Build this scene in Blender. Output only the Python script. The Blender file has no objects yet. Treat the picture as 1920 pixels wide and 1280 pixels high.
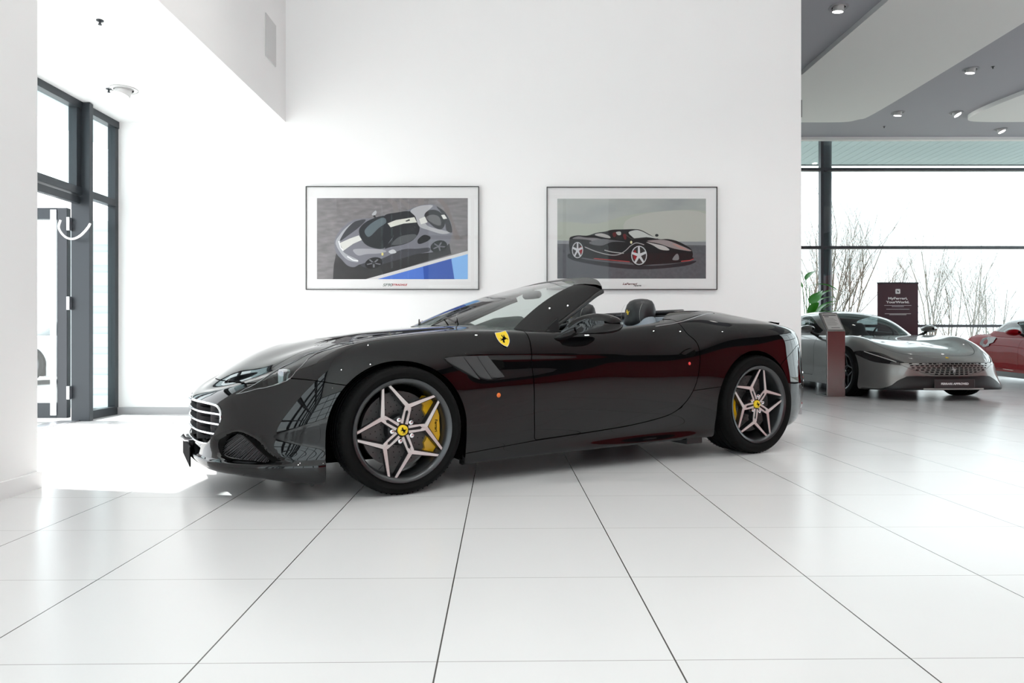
import bpy, math, random
import numpy as np
from mathutils import Vector, Matrix
sc = bpy.context.scene
C = sc.collection
random.seed(7)
R = math.radians
# ---------------------------------------------------------------- camera
cd = bpy.data.cameras.new('camera'); cam = bpy.data.objects.new('camera', cd); C.objects.link(cam)
cam.location = (0, 0, .82); cam.rotation_euler = (R(90), 0, 0)
cd.sensor_width = 36; cd.lens = 24.0; cd.shift_y = -6/1920; cd.clip_end = 300
sc.camera = cam
# ---------------------------------------------------------------- world, sun, exposure
w = bpy.data.worlds.new('world'); sc.world = w; w.use_nodes = True
bg = w.node_tree.nodes['Background']; bg.inputs[0].default_value = (.93, .97, 1, 1); bg.inputs[1].default_value = 3.6
def light(name, kind, loc, power, **k):
    l = bpy.data.lights.new(name, kind); o = bpy.data.objects.new(name, l); C.objects.link(o)
    o.location = loc; l.energy = power
    for a, b in k.items(): setattr(l, a, b)
    return o
sun = light('sun', 'SUN', (-12, 6, 12), 15.0, angle=R(.6), color=(1, .98, .95))
sun.rotation_euler = Vector((.99, -.15, -.84)).to_track_quat('-Z', 'Y').to_euler()
for i, x in enumerate((-1.2, 1.4, 3.5, 5.6, 8.4)):
    for j, y in enumerate((-3.4, .4, 4.7)):
        light('ceiling_fill_spot', 'SPOT', (x, y, 5.05), 112, spot_size=R(120), spot_blend=.8, shadow_soft_size=.02, color=(1, .97, .93))  # unseen downlights; back row and middle column added to brighten wall and floor
sc.view_settings.view_transform = 'Standard'; sc.view_settings.look = 'None'
sc.view_settings.exposure = -.25; sc.view_settings.gamma = 1; sc.view_settings.use_curve_mapping = False
sc.cycles.use_denoising = True
sc.cycles.max_bounces = 12; sc.cycles.diffuse_bounces = 6; sc.cycles.glossy_bounces = 6; sc.cycles.transparent_max_bounces = 24
sc.cycles.sample_clamp_indirect = 8
# ---------------------------------------------------------------- materials
MATS = {}
def mat(name, col, rough=.5, metal=0, spec=.5, emit=None, coat=0, coat_r=.02):
    if name in MATS: return MATS[name]
    m = bpy.data.materials.new(name); m.use_nodes = True; b = m.node_tree.nodes['Principled BSDF']
    b.inputs['Base Color'].default_value = (*col, 1); b.inputs['Roughness'].default_value = rough
    b.inputs['Metallic'].default_value = metal; b.inputs['Specular IOR Level'].default_value = spec
    b.inputs['Coat Weight'].default_value = coat; b.inputs['Coat Roughness'].default_value = coat_r
    if emit: b.inputs['Emission Color'].default_value = (*col, 1); b.inputs['Emission Strength'].default_value = emit
    MATS[name] = m; return m
def nd(nt, t, **k):
    n = nt.nodes.new(t)
    for a, b in k.items(): setattr(n, a, b)
    return n
def noisy(name, c1, c2, scale, rough=.5, bump=0, spec=.5, metal=0, detail=4, stretch=(1, 1, 1)):
    m = mat(name, c1, rough, metal, spec); nt = m.node_tree; b = nt.nodes['Principled BSDF']
    tc = nd(nt, 'ShaderNodeTexCoord'); mp = nd(nt, 'ShaderNodeMapping'); mp.inputs['Scale'].default_value = stretch
    nt.links.new(tc.outputs['Object'], mp.inputs[0])
    no = nd(nt, 'ShaderNodeTexNoise'); no.inputs['Scale'].default_value = scale; no.inputs['Detail'].default_value = detail
    nt.links.new(mp.outputs[0], no.inputs['Vector'])
    mx = nd(nt, 'ShaderNodeMix', data_type='RGBA'); mx.inputs[6].default_value = (*c1, 1); mx.inputs[7].default_value = (*c2, 1)
    nt.links.new(no.outputs['Fac'], mx.inputs[0]); nt.links.new(mx.outputs[2], b.inputs['Base Color'])
    if bump:
        bp = nd(nt, 'ShaderNodeBump'); bp.inputs['Strength'].default_value = bump; bp.inputs['Distance'].default_value = .01
        nt.links.new(no.outputs['Fac'], bp.inputs['Height']); nt.links.new(bp.outputs[0], b.inputs['Normal'])
    return m
def glass(name, tint=(1, 1, 1), refl=1.0):
    m = bpy.data.materials.new(name); m.use_nodes = True; nt = m.node_tree; nt.nodes.clear()
    o = nd(nt, 'ShaderNodeOutputMaterial'); t = nd(nt, 'ShaderNodeBsdfTransparent'); t.inputs[0].default_value = (*tint, 1)
    g = nd(nt, 'ShaderNodeBsdfGlossy'); g.inputs['Roughness'].default_value = .0
    f = nd(nt, 'ShaderNodeLayerWeight'); f.inputs[0].default_value = .5
    p = nd(nt, 'ShaderNodeMath', operation='POWER'); p.inputs[1].default_value = 5
    mu = nd(nt, 'ShaderNodeMath', operation='MULTIPLY_ADD'); mu.inputs[1].default_value = .9*refl; mu.inputs[2].default_value = .045*refl; mu.use_clamp = True
    x = nd(nt, 'ShaderNodeMixShader'); L = nt.links; L.new(f.outputs['Facing'], p.inputs[0]); L.new(p.outputs[0], mu.inputs[0])
    L.new(mu.outputs[0], x.inputs[0]); L.new(t.outputs[0], x.inputs[1]); L.new(g.outputs[0], x.inputs[2]); L.new(x.outputs[0], o.inputs[0])
    MATS[name] = m; return m
M_wall = noisy('white_plaster', (.93, .93, .93), (.92, .92, .92), 3, .7, .02)
M_ceil = mat('ceiling_paint', (.84, .84, .84), .8)
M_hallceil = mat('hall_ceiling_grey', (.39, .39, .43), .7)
M_cove = mat('ceiling_cove_white', (.80, .80, .79), .7)
M_red = mat('red_feature_wall', (.55, .008, .02), .35)
M_char = mat('charcoal_panel', (.012, .012, .014), .5)
M_alu = mat('grey_aluminium', (.036, .043, .05), .35, .3)
M_alud = mat('dark_frame', (.045, .05, .058), .35, .2)
M_base = mat('baseboard_grey', (.42, .42, .43), .4)
M_glass = glass('window_glass', (.93, .97, .97)); 
M_carglass = glass('car_glass', (.72, .80, .77), 1.3)
M_dglass = glass('tinted_glass', (.10, .12, .12), 1.3)
M_paint = mat('black_car_paint', (.003, .003, .0035), .5, 0, .0, coat=1, coat_r=.005)
M_rubber = noisy('tyre_rubber', (.004, .004, .004), (.007, .007, .007), 40, .7, .1, spec=.1)
M_black = mat('black_plastic', (.006, .006, .007), .45)
M_matte = mat('matte_black', (.002, .002, .002), .9, spec=.1)
M_rim = mat('grey_wheel_metal', (.085, .088, .092), .28, .75)
M_rimd = mat('dark_wheel_metal', (.018, .018, .02), .3, .5)
M_face = mat('machined_aluminium', (.78, .76, .75), .3, .75)
M_chrome = mat('chrome', (.85, .86, .88), .08, 1)
M_satin = mat('satin_aluminium', (.72, .73, .75), .28, 1)
M_yellow = mat('yellow_caliper', (.86, .48, .004), .35, 0, .5, coat=.6)
M_badge = mat('yellow_badge', (.88, .62, .02), .3)
M_disc = noisy('ceramic_disc', (.10, .10, .10), (.14, .14, .14), 30, .4, metal=.5)
M_leather = noisy('black_leather', (.012, .013, .015), (.02, .021, .024), 60, .42, .15)
M_leatherb = noisy('blue_grey_leather', (.20, .24, .28), (.24, .28, .32), 60, .45, .15)
M_amber = mat('amber_lens', (.75, .16, .02), .25)
M_redl = mat('red_lens', (.75, .02, .02), .1)
M_white = mat('white_gloss', (.88, .88, .88), .3)
# floor tiles
def floor_mat():
    m = mat('white_floor_tile', (.8, .8, .8), .16, spec=.32); nt = m.node_tree; L = nt.links; b = nt.nodes['Principled BSDF']
    tc = nd(nt, 'ShaderNodeTexCoord'); sp = nd(nt, 'ShaderNodeSeparateXYZ'); mp = nd(nt, 'ShaderNodeMapping')
    mp.inputs['Rotation'].default_value = (0, 0, -R(.85)); L.new(tc.outputs['Object'], mp.inputs[0]); L.new(mp.outputs[0], sp.inputs[0])
    def axis(out, off, wd):
        a = nd(nt, 'ShaderNodeMath', operation='SUBTRACT'); a.inputs[1].default_value = off; L.new(out, a.inputs[0])
        d = nd(nt, 'ShaderNodeMath', operation='DIVIDE'); d.inputs[1].default_value = .605; L.new(a.outputs[0], d.inputs[0])
        f = nd(nt, 'ShaderNodeMath', operation='PINGPONG'); f.inputs[1].default_value = .5; L.new(d.outputs[0], f.inputs[0])
        l = nd(nt, 'ShaderNodeMath', operation='LESS_THAN'); l.inputs[1].default_value = wd/2/.605; L.new(f.outputs[0], l.inputs[0])
        fl = nd(nt, 'ShaderNodeMath', operation='FLOOR'); L.new(d.outputs[0], fl.inputs[0])
        return l, fl
    lx, fx = axis(sp.outputs[0], -.1636, .0044); ly, fy = axis(sp.outputs[1], 1.734, .0026)
    cv = nd(nt, 'ShaderNodeCombineXYZ'); L.new(fx.outputs[0], cv.inputs[0]); L.new(fy.outputs[0], cv.inputs[1])
    wn = nd(nt, 'ShaderNodeTexWhiteNoise'); L.new(cv.outputs[0], wn.inputs[0])
    no = nd(nt, 'ShaderNodeTexNoise'); no.inputs['Scale'].default_value = 1.2; no.inputs['Detail'].default_value = 6; L.new(tc.outputs['Object'], no.inputs['Vector'])
    r = nd(nt, 'ShaderNodeMapRange'); r.inputs[3].default_value = .70; r.inputs[4].default_value = .735; L.new(no.outputs[0], r.inputs[0])
    r2 = nd(nt, 'ShaderNodeMapRange'); r2.inputs[3].default_value = .985; r2.inputs[4].default_value = 1.015; L.new(wn.outputs[0], r2.inputs[0])
    mm = nd(nt, 'ShaderNodeMath', operation='MULTIPLY'); L.new(r.outputs[0], mm.inputs[0]); L.new(r2.outputs[0], mm.inputs[1])
    m1 = nd(nt, 'ShaderNodeMix', data_type='RGBA'); L.new(ly.outputs[0], m1.inputs[0]); L.new(mm.outputs[0], m1.inputs[6]); m1.inputs[7].default_value = (.30, .29, .28, 1)
    m2 = nd(nt, 'ShaderNodeMix', data_type='RGBA'); L.new(lx.outputs[0], m2.inputs[0]); L.new(m1.outputs[2], m2.inputs[6]); m2.inputs[7].default_value = (.06, .055, .05, 1)
    L.new(m2.outputs[2], b.inputs['Base Color'])
    rr = nd(nt, 'ShaderNodeMapRange'); rr.inputs[3].default_value = .17; rr.inputs[4].default_value = .27; L.new(no.outputs[0], rr.inputs[0]); L.new(rr.outputs[0], b.inputs['Roughness'])
    return m
M_floor = floor_mat()
# ---------------------------------------------------------------- object helpers
def link(name, me, m=None, parent=None):
    o = bpy.data.objects.new(name, me); C.objects.link(o)
    if m is not None:
        for q in (m if isinstance(m, (list, tuple)) else [m]): me.materials.append(q)
    if parent is not None: o.parent = parent
    return o
def tag(o, label=None, cat=None, group=None, kind=None):
    if label: o['label'] = label
    if cat: o['category'] = cat
    if group: o['group'] = group
    if kind: o['kind'] = kind
    return o
def empty(name, loc, label, cat, group=None, rz=0):
    o = bpy.data.objects.new(name, None); C.objects.link(o); o.location = loc; o.rotation_euler = (0, 0, rz); o.empty_display_size = .2
    return tag(o, label, cat, group)
class MB:
    def __init__(s): s.v = []; s.f = []; s.mi = []; s.cur = 0
    def add(s, vs, fs, M=None):
        k = len(s.v)
        if M is not None: vs = [M @ Vector(p) for p in vs]
        s.v += [tuple(p) for p in vs]; s.f += [tuple(i+k for i in f) for f in fs]; s.mi += [s.cur]*len(fs); return s
    def box(s, x0, x1, y0, y1, z0, z1, M=None):
        vs = [(x0,y0,z0),(x1,y0,z0),(x1,y1,z0),(x0,y1,z0),(x0,y0,z1),(x1,y0,z1),(x1,y1,z1),(x0,y1,z1)]
        return s.add(vs, [(0,3,2,1),(4,5,6,7),(0,1,5,4),(1,2,6,5),(2,3,7,6),(3,0,4,7)], M)
    def tube(s, pts, rad, n=8, cap=True, closed=False, M=None):
        pts = [Vector(p) for p in pts]; N = len(pts); rad = rad if isinstance(rad, (list, tuple)) else [rad]*N
        vs = []; fs = []; prev = None
        for i, p in enumerate(pts):
            a = pts[(i+1) % N] if (closed or i < N-1) else p; b = pts[i-1] if (closed or i > 0) else p
            t = (a-b).normalized()
            if prev is None: u = t.orthogonal().normalized()
            else: u = (prev - t*prev.dot(t)).normalized()
            prev = u; w_ = t.cross(u)
            for k in range(n):
                an = 2*math.pi*k/n; vs.append(p + (u*math.cos(an)+w_*math.sin(an))*rad[i])
        for i in range(N if closed else N-1):
            j = (i+1) % N
            for k in range(n): fs.append((i*n+k, i*n+(k+1) % n, j*n+(k+1) % n, j*n+k))
        if cap and not closed: fs += [tuple(range(n))[::-1], tuple((N-1)*n+k for k in range(n))]
        return s.add(vs, fs, M)
    def lathe(s, prof, n=48, M=None, closed=False):   # prof: (r, y) about the y axis
        vs = []; fs = []; m = len(prof)
        for k in range(n):
            a = 2*math.pi*k/n
            for r, y in prof: vs.append((r*math.cos(a), y, r*math.sin(a)))
        for k in range(n):
            for i in range(m if closed else m-1):
                j = (i+1) % m; k2 = (k+1) % n
                fs.append((k*m+i, k2*m+i, k2*m+j, k*m+j))
        return s.add(vs, fs, M)
    def prism(s, poly, y0, y1, M=None):               # poly (x, z) extruded along y
        n = len(poly); vs = [(x, y0, z) for x, z in poly]+[(x, y1, z) for x, z in poly]
        fs = [tuple(range(n)), tuple(range(2*n-1, n-1, -1))]+[(i, i+n, (i+1) % n+n, (i+1) % n) for i in range(n)]
        return s.add(vs, fs, M)
    def grid(s, P, M=None):                            # P: rows of points
        r = len(P); c = len(P[0]); return s.add([p for row in P for p in row], [(i*c+j, i*c+j+1, (i+1)*c+j+1, (i+1)*c+j) for i in range(r-1) for j in range(c-1)], M)
    def build(s, name, m, parent=None, smooth=None, bevel=0):
        me = bpy.data.meshes.new(name); me.from_pydata(s.v, [], s.f)
        o = link(name, me, m, parent)
        for p, k in zip(me.polygons, s.mi): p.material_index = k
        import bmesh
        b = bmesh.new(); b.from_mesh(me); bmesh.ops.recalc_face_normals(b, faces=b.faces); b.to_mesh(me); b.free()
        if smooth is not None:
            for p in me.polygons: p.use_smooth = True
            me.set_sharp_from_angle(angle=R(smooth))
        if bevel:
            bv = o.modifiers.new('b', 'BEVEL'); bv.width = bevel; bv.segments = 2; bv.limit_method = 'ANGLE'
        return o
def sbox(name, x0, x1, y0, y1, z0, z1, m, parent=None, **k):
    return MB().box(x0, x1, y0, y1, z0, z1).build(name, m, parent, **k)
def struct(name, x0, x1, y0, y1, z0, z1, m, parent=None):
    o = sbox(name, x0, x1, y0, y1, z0, z1, m, parent)
    if parent is None: o['kind'] = 'structure'
    return o
def cr(pts, n=6, closed=True):                         # Catmull-Rom through 2D/3D points
    P = [np.array(p, float) for p in pts]; N = len(P); out = []
    for i in range(N if closed else N-1):
        if closed: a, b, c, d = P[i-1], P[i], P[(i+1) % N], P[(i+2) % N]
        else: a, b, c, d = P[max(i-1, 0)], P[i], P[i+1], P[min(i+2, N-1)]
        for k in range(n):
            t = k/n; out.append(.5*((2*b)+(c-a)*t+(2*a-5*b+4*c-d)*t*t+(3*b-a-3*c+d)*t**3))
    if not closed: out.append(P[-1])
    return [tuple(float(x) for x in p) for p in out]
def text(name, body, size, M, m, parent=None, sx=1.0, bold=0.0, ext=.0008, align='CENTER', shear=0):
    cu = bpy.data.curves.new(name, 'FONT'); cu.body = body; cu.size = size; cu.align_x = align; cu.align_y = 'CENTER'
    cu.offset = bold; cu.extrude = ext; cu.shear = shear; cu.resolution_u = 3
    t = bpy.data.objects.new('tmp', cu); C.objects.link(t); bpy.context.view_layer.update()
    me = bpy.data.meshes.new_from_object(t.evaluated_get(bpy.context.evaluated_depsgraph_get())); bpy.data.objects.remove(t)
    me.transform(M @ Matrix.Diagonal((sx, 1, 1, 1)))
    me.materials.clear(); return link(name, me, m, parent)
HORSE = [(-.05,-.5),(.02,-.46),(.0,-.38),(.06,-.28),(.16,-.22),(.12,-.34),(.2,-.44),(.28,-.42),(.24,-.33),(.27,-.2),(.3,-.05),(.42,.02),(.47,.16),(.4,.28),(.42,.14),(.34,.08),(.26,.08),
         (.16,.12),(.06,.14),(-.02,.22),(-.03,.34),(-.1,.46),(-.13,.5),(-.16,.44),(-.26,.36),(-.3,.3),(-.24,.27),(-.18,.29),(-.2,.18),(-.26,.1),(-.36,.14),(-.44,.1),(-.4,.04),(-.3,.04),(-.24,0),(-.36,-.06),(-.42,-.14),(-.34,-.14),(-.26,-.06),(-.16,-.04),(-.06,-.12),(-.02,-.2),(-.08,-.32),(-.1,-.42)]
def horse(name, size, M, m, parent, flip=1, d=.0006):
    return MB().prism([(x*size*flip, z*size) for x, z in HORSE], -d, 0, M).build(name, m, parent)
# ---------------------------------------------------------------- the room
MB().box(-4.3, 13, -6, 15, -.1, 0).build('floor', M_floor)['kind'] = 'structure'
struct('wall_back', -4.3, 3.13, 7.39, 7.69, 0, 5.18, M_wall)
struct('wall_near_left', -2.82, -2.60, 1.2, 3.74, 0, 5.18, M_wall)
struct('wall_upper_left', -2.60, -2.45, 3.74, 7.39, 3.158, 5.18, M_wall)
struct('ceiling_entrance', -4.3, -2.60, 3.4, 7.39, 3.158, 3.3, M_ceil)
struct('wall_left_front', -4.45, -4.3, 1.2, 3.9, 0, 3.3, M_wall)
struct('wall_left_side', -4.3, -2.82, 1.2, 1.4, 0, 3.3, M_wall)
struct('ceiling', -2.82, 3.3, -6, 7.39, 5.18, 5.3, M_ceil)
struct('ceiling_hall', 3.3, 13, -6, 7.39, 5.18, 5.3, M_ceil)
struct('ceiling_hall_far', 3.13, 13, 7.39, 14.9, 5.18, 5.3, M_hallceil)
struct('wall_hall_left', 2.9, 3.13, 7.69, 15, 0, 5.18, mat('grey_hall_wall', (.10, .10, .11), .5))
struct('wall_behind', 3.0, 13, -6.2, -6, 0, 3.4, M_red)
struct('wall_behind_upper', 3.0, 13, -6.2, -6, 3.4, 5.18, M_char)
struct('wall_right', 13, 13.2, -6, 7, 0, 3.4, M_red)
struct('wall_right_upper', 13, 13.2, -6, 7, 3.4, 5.18, M_char)
struct('trim_ceiling_edge', 3.13, 13, 14.78, 14.9, 5.12, 5.2, M_cove)
# baseboards
for nm, a in (('baseboard_back', (-4.3, 3.13, 7.372, 7.39, 0, .075)), ('baseboard_left', (-2.6, -2.585, 1.2, 3.755, 0, .09))):
    struct(nm, *a, M_base if 'back' in nm else M_wall)
# glazing helper: window_n with frame, mullions and glass
def glazing(name, p0, p1, z0, z1, xs, zs, mw=.06, dep=.10, m=M_alud, bot=True):
    p0 = Vector((*p0, 0)); p1 = Vector((*p1, 0)); L = (p1-p0).length; a = math.atan2(p1.y-p0.y, p1.x-p0.x)
    M = Matrix.Translation(p0) @ Matrix.Rotation(a, 4, 'Z')
    g = MB().box(0, L, -.008, .008, z0, z1, M).build(name, M_glass); g['kind'] = 'structure'
    for x in [0]+list(xs)+[L]:
        MB().box(x-mw/2, x+mw/2, -dep/2, dep/2, z0, z1, M).build('mullion', m, g)
    for z in list(zs)+[z1-mw/2]+([z0+mw/2] if bot else []):
        MB().box(0, L, -dep/2+.004, dep/2-.004, z-mw/2, z+mw/2, M).build('transom', m, g)
    return g
glazing('window_3', (-2.7, -6), (-2.7, 1.2), 0, 5.18, [1.2, 2.4, 3.6, 4.8, 6.0], [1.0, 2.3, 3.7], .09, .16)
glazing('window_4', (3.13, 15), (13, 15), 0, 5.6, [3.66], [1.09, 2.81, 4.52], .06, .12)
glazing('window_6', (-2.6, -6.1), (3.0, -6.1), 0, 5.18, [1.4, 2.8, 4.2], [1.1, 2.5, 3.9], .09, .16)
glazing('window_5', (13, 7), (13, 15), 0, 5.18, [2.6, 5.3], [2.8, 4.52], .08, .12)

col = MB().tube([(7.03, 15.32, -.3), (7.03, 15.32, 5.6)], .132, 32).build('column_hall', M_alud, smooth=40); col['kind'] = 'structure'
# entrance glazing on the left: post, transoms, panes and an open glazed door
e = MB().box(-4.306, -4.298, 3.9, 7.33, 2.31, 3.1).box(-4.306, -4.298, 6.84, 7.33, .08, 2.22).build('window_1', M_glass); e['kind'] = 'structure'
sbox('post', -4.36, -4.177, 6.75, 6.81, 0, 3.15, M_alu, e, bevel=.004)
sbox('mullion', -4.34, -4.26, 7.33, 7.388, 0, 3.15, M_alu, e)
sbox('mullion', -4.34, -4.26, 6.68, 6.75, 2.3, 3.1, M_alu, e)
sbox('transom', -4.34, -4.25, 3.9, 7.33, 2.235, 2.31, M_alu, e, bevel=.004)
sbox('transom', -4.33, -4.27, 3.9, 6.75, 2.15, 2.22, M_alu, e, bevel=.004)
sbox('head_rail', -4.34, -4.25, 3.9, 7.388, 3.085, 3.157, M_alu, e)
sbox('sill_rail', -4.34, -4.26, 6.81, 7.33, 0, .085, M_alu, e)
sbox('door_threshold', -4.45, -4.28, 4.2, 6.75, .0, .012, M_satin, e)
for z in (.22, 1.1, 1.88):
    sbox('hinge', -4.375, -4.345, 6.70, 6.745, z, z+.13, M_satin, e, bevel=.003)
d = MB().box(-5.25, -4.50, 6.775, 6.785, .18, 2.0).build('door_1', M_glass); d['kind'] = 'structure'
sbox('stile', -4.50, -4.40, 6.75, 6.81, .03, 2.11, M_alud, d, bevel=.004)
sbox('stile', -5.35, -5.25, 6.75, 6.81, .03, 2.11, M_alud, d, bevel=.004)
sbox('rail', -5.25, -4.50, 6.75, 6.81, .03, .18, M_alu, d)
sbox('rail', -5.25, -4.50, 6.75, 6.81, 2.0, 2.11, M_alu, d)
sbox('edge_strip', -4.56, -4.50, 6.74, 6.75, .06, 2.09, M_satin, d)
# outside: pavement, cladding wall, soffit, kerb
struct('pavement', -60, -4.3, -30, 60, -.12, -.01, noisy('pavement_concrete', (.62, .62, .61), (.54, .54, .53), 4, .8))
struct('ground_outside', -4.3, 80, 15.05, 90, -.6, -.3, noisy('winter_grass', (.16, .16, .14), (.22, .21, .18), 2, .9))
struct('ground_right', 13.05, 80, -30, 15.05, -.6, -.1, MATS['pavement_concrete'])
struct('ground_front', -4.3, 13.05, -30, -6.25, -.3, -.1, MATS['pavement_concrete'])
M_clad = mat('cladding_white', (.55, .60, .62), .6)
cw = MB()
for k in range(9): cw.box(-5.2, -4.62, 8.0, 8.12, k*.24, k*.24+.15)
cw.box(-5.2, -4.62, 8.03, 8.12, 0, 2.2)
tag(cw.build('cladding_wall', M_clad), kind='structure')
M_sof = mat('soffit_panels', (.46, .57, .61), .6)
sf = MB()
for k in range(52): sf.box(3+k*.24, 3+k*.24+.228, 15.1, 18.8, 5.6, 5.63)
sf.box(3, 15.5, 15.1, 18.8, 5.64, 5.7)
tag(sf.build('soffit_outside', M_sof), kind='structure')
struct('soffit_fascia', 3, 15.5, 18.8, 18.86, 5.58, 5.95, M_alud)
struct('canopy_outside', -5.3, -4.36, 3, 11, 3.3, 3.4, M_sof)
# ---------------------------------------------------------------- body lines of the cars (u rearward, v sideways, w up)
# rows: each 18 stations (u,v,w)
U0=None
def RW(s): return [tuple(float(c) for c in p.split(',')) for p in s.split()]
ROWS=[
# 0 underside tuck
RW("-.87,0,.16 -.855,.28,.16 -.80,.52,.155 -.62,.73,.14 -.37,.83,.11 0,.84,.11 .37,.82,.115 .8,.80,.12 1.3,.80,.125 1.75,.80,.13 2.05,.82,.13 2.28,.84,.135 2.655,.85,.14 3.0,.82,.145 3.24,.68,.165 3.40,.46,.18 3.46,.25,.18 3.48,0,.18"),
# 1 lip / sill bottom
RW("-.945,0,.17 -.93,.30,.17 -.87,.57,.162 -.68,.79,.145 -.375,.905,.112 0,.905,.12 .37,.885,.125 .8,.87,.13 1.3,.87,.135 1.75,.875,.14 2.05,.885,.145 2.28,.905,.15 2.655,.91,.15 3.03,.87,.165 3.29,.73,.185 3.46,.5,.20 3.53,.27,.20 3.55,0,.20"),
# 2 lip top / sill side
RW("-.955,0,.20 -.94,.305,.20 -.88,.58,.20 -.69,.80,.20 -.38,.918,.20 0,.925,.19 .37,.905,.19 .8,.885,.185 1.3,.872,.185 1.75,.865,.19 2.05,.885,.20 2.28,.92,.20 2.655,.94,.21 3.05,.90,.225 3.32,.75,.24 3.50,.52,.25 3.57,.27,.25 3.59,0,.25"),
# 3
RW("-.945,0,.27 -.93,.30,.27 -.865,.545,.27 -.68,.765,.28 -.385,.915,.29 0,.94,.32 .37,.918,.27 .8,.895,.27 1.3,.885,.28 1.75,.89,.30 2.05,.91,.32 2.28,.94,.32 2.655,.955,.33 3.07,.915,.34 3.35,.76,.345 3.54,.53,.35 3.605,.27,.35 3.625,0,.35"),
# 4
RW("-.955,0,.36 -.935,.29,.365 -.855,.545,.365 -.67,.765,.37 -.375,.925,.40 0,.945,.43 .37,.922,.40 .8,.905,.40 1.3,.905,.41 1.75,.915,.43 2.05,.93,.45 2.28,.95,.46 2.655,.958,.47 3.07,.92,.46 3.35,.77,.46 3.54,.53,.46 3.61,.27,.46 3.63,0,.46"),
# 5
RW("-.955,0,.435 -.93,.285,.445 -.835,.545,.46 -.64,.755,.48 -.355,.92,.52 0,.942,.56 .37,.922,.53 .8,.912,.53 1.3,.915,.54 1.75,.925,.56 2.05,.935,.58 2.28,.95,.60 2.655,.955,.61 3.06,.915,.60 3.34,.765,.58 3.52,.53,.57 3.585,.27,.57 3.605,0,.57"),
# 6
RW("-.935,0,.485 -.905,.28,.50 -.80,.54,.53 -.60,.73,.575 -.33,.885,.64 0,.915,.685 .37,.915,.66 .8,.905,.66 1.3,.91,.67 1.75,.915,.68 2.05,.925,.70 2.28,.94,.73 2.655,.94,.75 3.05,.90,.74 3.33,.76,.71 3.50,.53,.70 3.565,.27,.70 3.585,0,.70"),
# 7
RW("-.905,0,.515 -.865,.275,.535 -.75,.53,.58 -.55,.70,.65 -.29,.83,.735 0,.86,.785 .37,.88,.775 .8,.885,.765 1.3,.888,.77 1.75,.888,.78 2.05,.895,.795 2.28,.905,.85 2.655,.90,.88 3.03,.87,.87 3.31,.74,.845 3.47,.53,.83 3.545,.27,.83 3.565,0,.83"),
# 8 belt / crest edge
RW("-.87,0,.535 -.825,.265,.55 -.71,.50,.595 -.50,.665,.69 -.24,.77,.785 0,.795,.828 .37,.82,.85 .8,.845,.845 1.3,.85,.853 1.75,.84,.885 2.05,.83,.90 2.28,.83,.925 2.655,.82,.935 3.0,.79,.925 3.27,.69,.905 3.44,.51,.905 3.52,.27,.92 3.545,0,.925"),
# 9
RW("-.80,0,.592 -.76,.24,.605 -.64,.44,.655 -.43,.59,.745 -.20,.68,.80 0,.70,.832 .37,.72,.868 .8,.74,.875 1.3,.75,.88 1.75,.75,.92 2.05,.74,.955 2.28,.72,.985 2.655,.70,.975 2.93,.68,.96 3.20,.60,.935 3.40,.46,.93 3.49,.26,.95 3.51,0,.955"),
# 10
RW("-.70,0,.666 -.66,.20,.68 -.55,.35,.715 -.36,.46,.775 -.16,.52,.82 0,.53,.845 .37,.54,.885 .8,.55,.903 1.3,.56,.91 1.75,.57,.95 2.05,.57,.99 2.28,.56,1.02 2.655,.54,1.02 2.88,.52,.99 3.09,.46,.965 3.25,.37,.95 3.32,.22,.95 3.34,0,.95"),
# 11
RW("-.57,0,.742 -.54,.12,.75 -.45,.20,.775 -.30,.25,.81 -.12,.27,.842 0,.275,.86 .37,.28,.893 .8,.28,.912 1.3,.29,.92 1.75,.30,.95 2.05,.30,.99 2.28,.30,1.02 2.655,.30,1.03 2.85,.28,1.005 3.02,.25,.985 3.15,.19,.972 3.21,.11,.968 3.23,0,.965"),
# 12 centreline
RW("-.48,0,.777 -.45,0,.785 -.37,0,.80 -.25,0,.822 -.10,0,.845 0,0,.86 .37,0,.893 .8,0,.912 1.3,0,.92 1.75,0,.95 2.05,0,.99 2.28,0,1.02 2.655,0,1.03 2.85,0,1.005 2.98,0,.99 3.07,0,.98 3.11,0,.975 3.13,0,.973"),
]
def spline_coefs(t,y):
    n=len(t);h=np.diff(t);A=np.zeros((n,n));B=np.zeros_like(y)
    A[0,0]=A[-1,-1]=1
    for i in range(1,n-1):
        A[i,i-1]=h[i-1];A[i,i]=2*(h[i-1]+h[i]);A[i,i+1]=h[i]
        B[i]=6*((y[i+1]-y[i])/h[i]-(y[i]-y[i-1])/h[i-1])
    return np.linalg.solve(A,B.reshape(n,-1)).reshape(y.shape)
def spline_eval(t,y,q):
    y=np.asarray(y,float);M=spline_coefs(t,y);i=np.clip(np.searchsorted(t,q,side='right')-1,0,len(t)-2)
    h=(t[i+1]-t[i]);a=(t[i+1]-q)/h;b=(q-t[i])/h
    sh=(len(q),)+(1,)*(y.ndim-1);a=a.reshape(sh);b=b.reshape(sh);h=h.reshape(sh)
    return a*y[i]+b*y[i+1]+((a**3-a)*M[i]+(b**3-b)*M[i+1])*h*h/6
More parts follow.
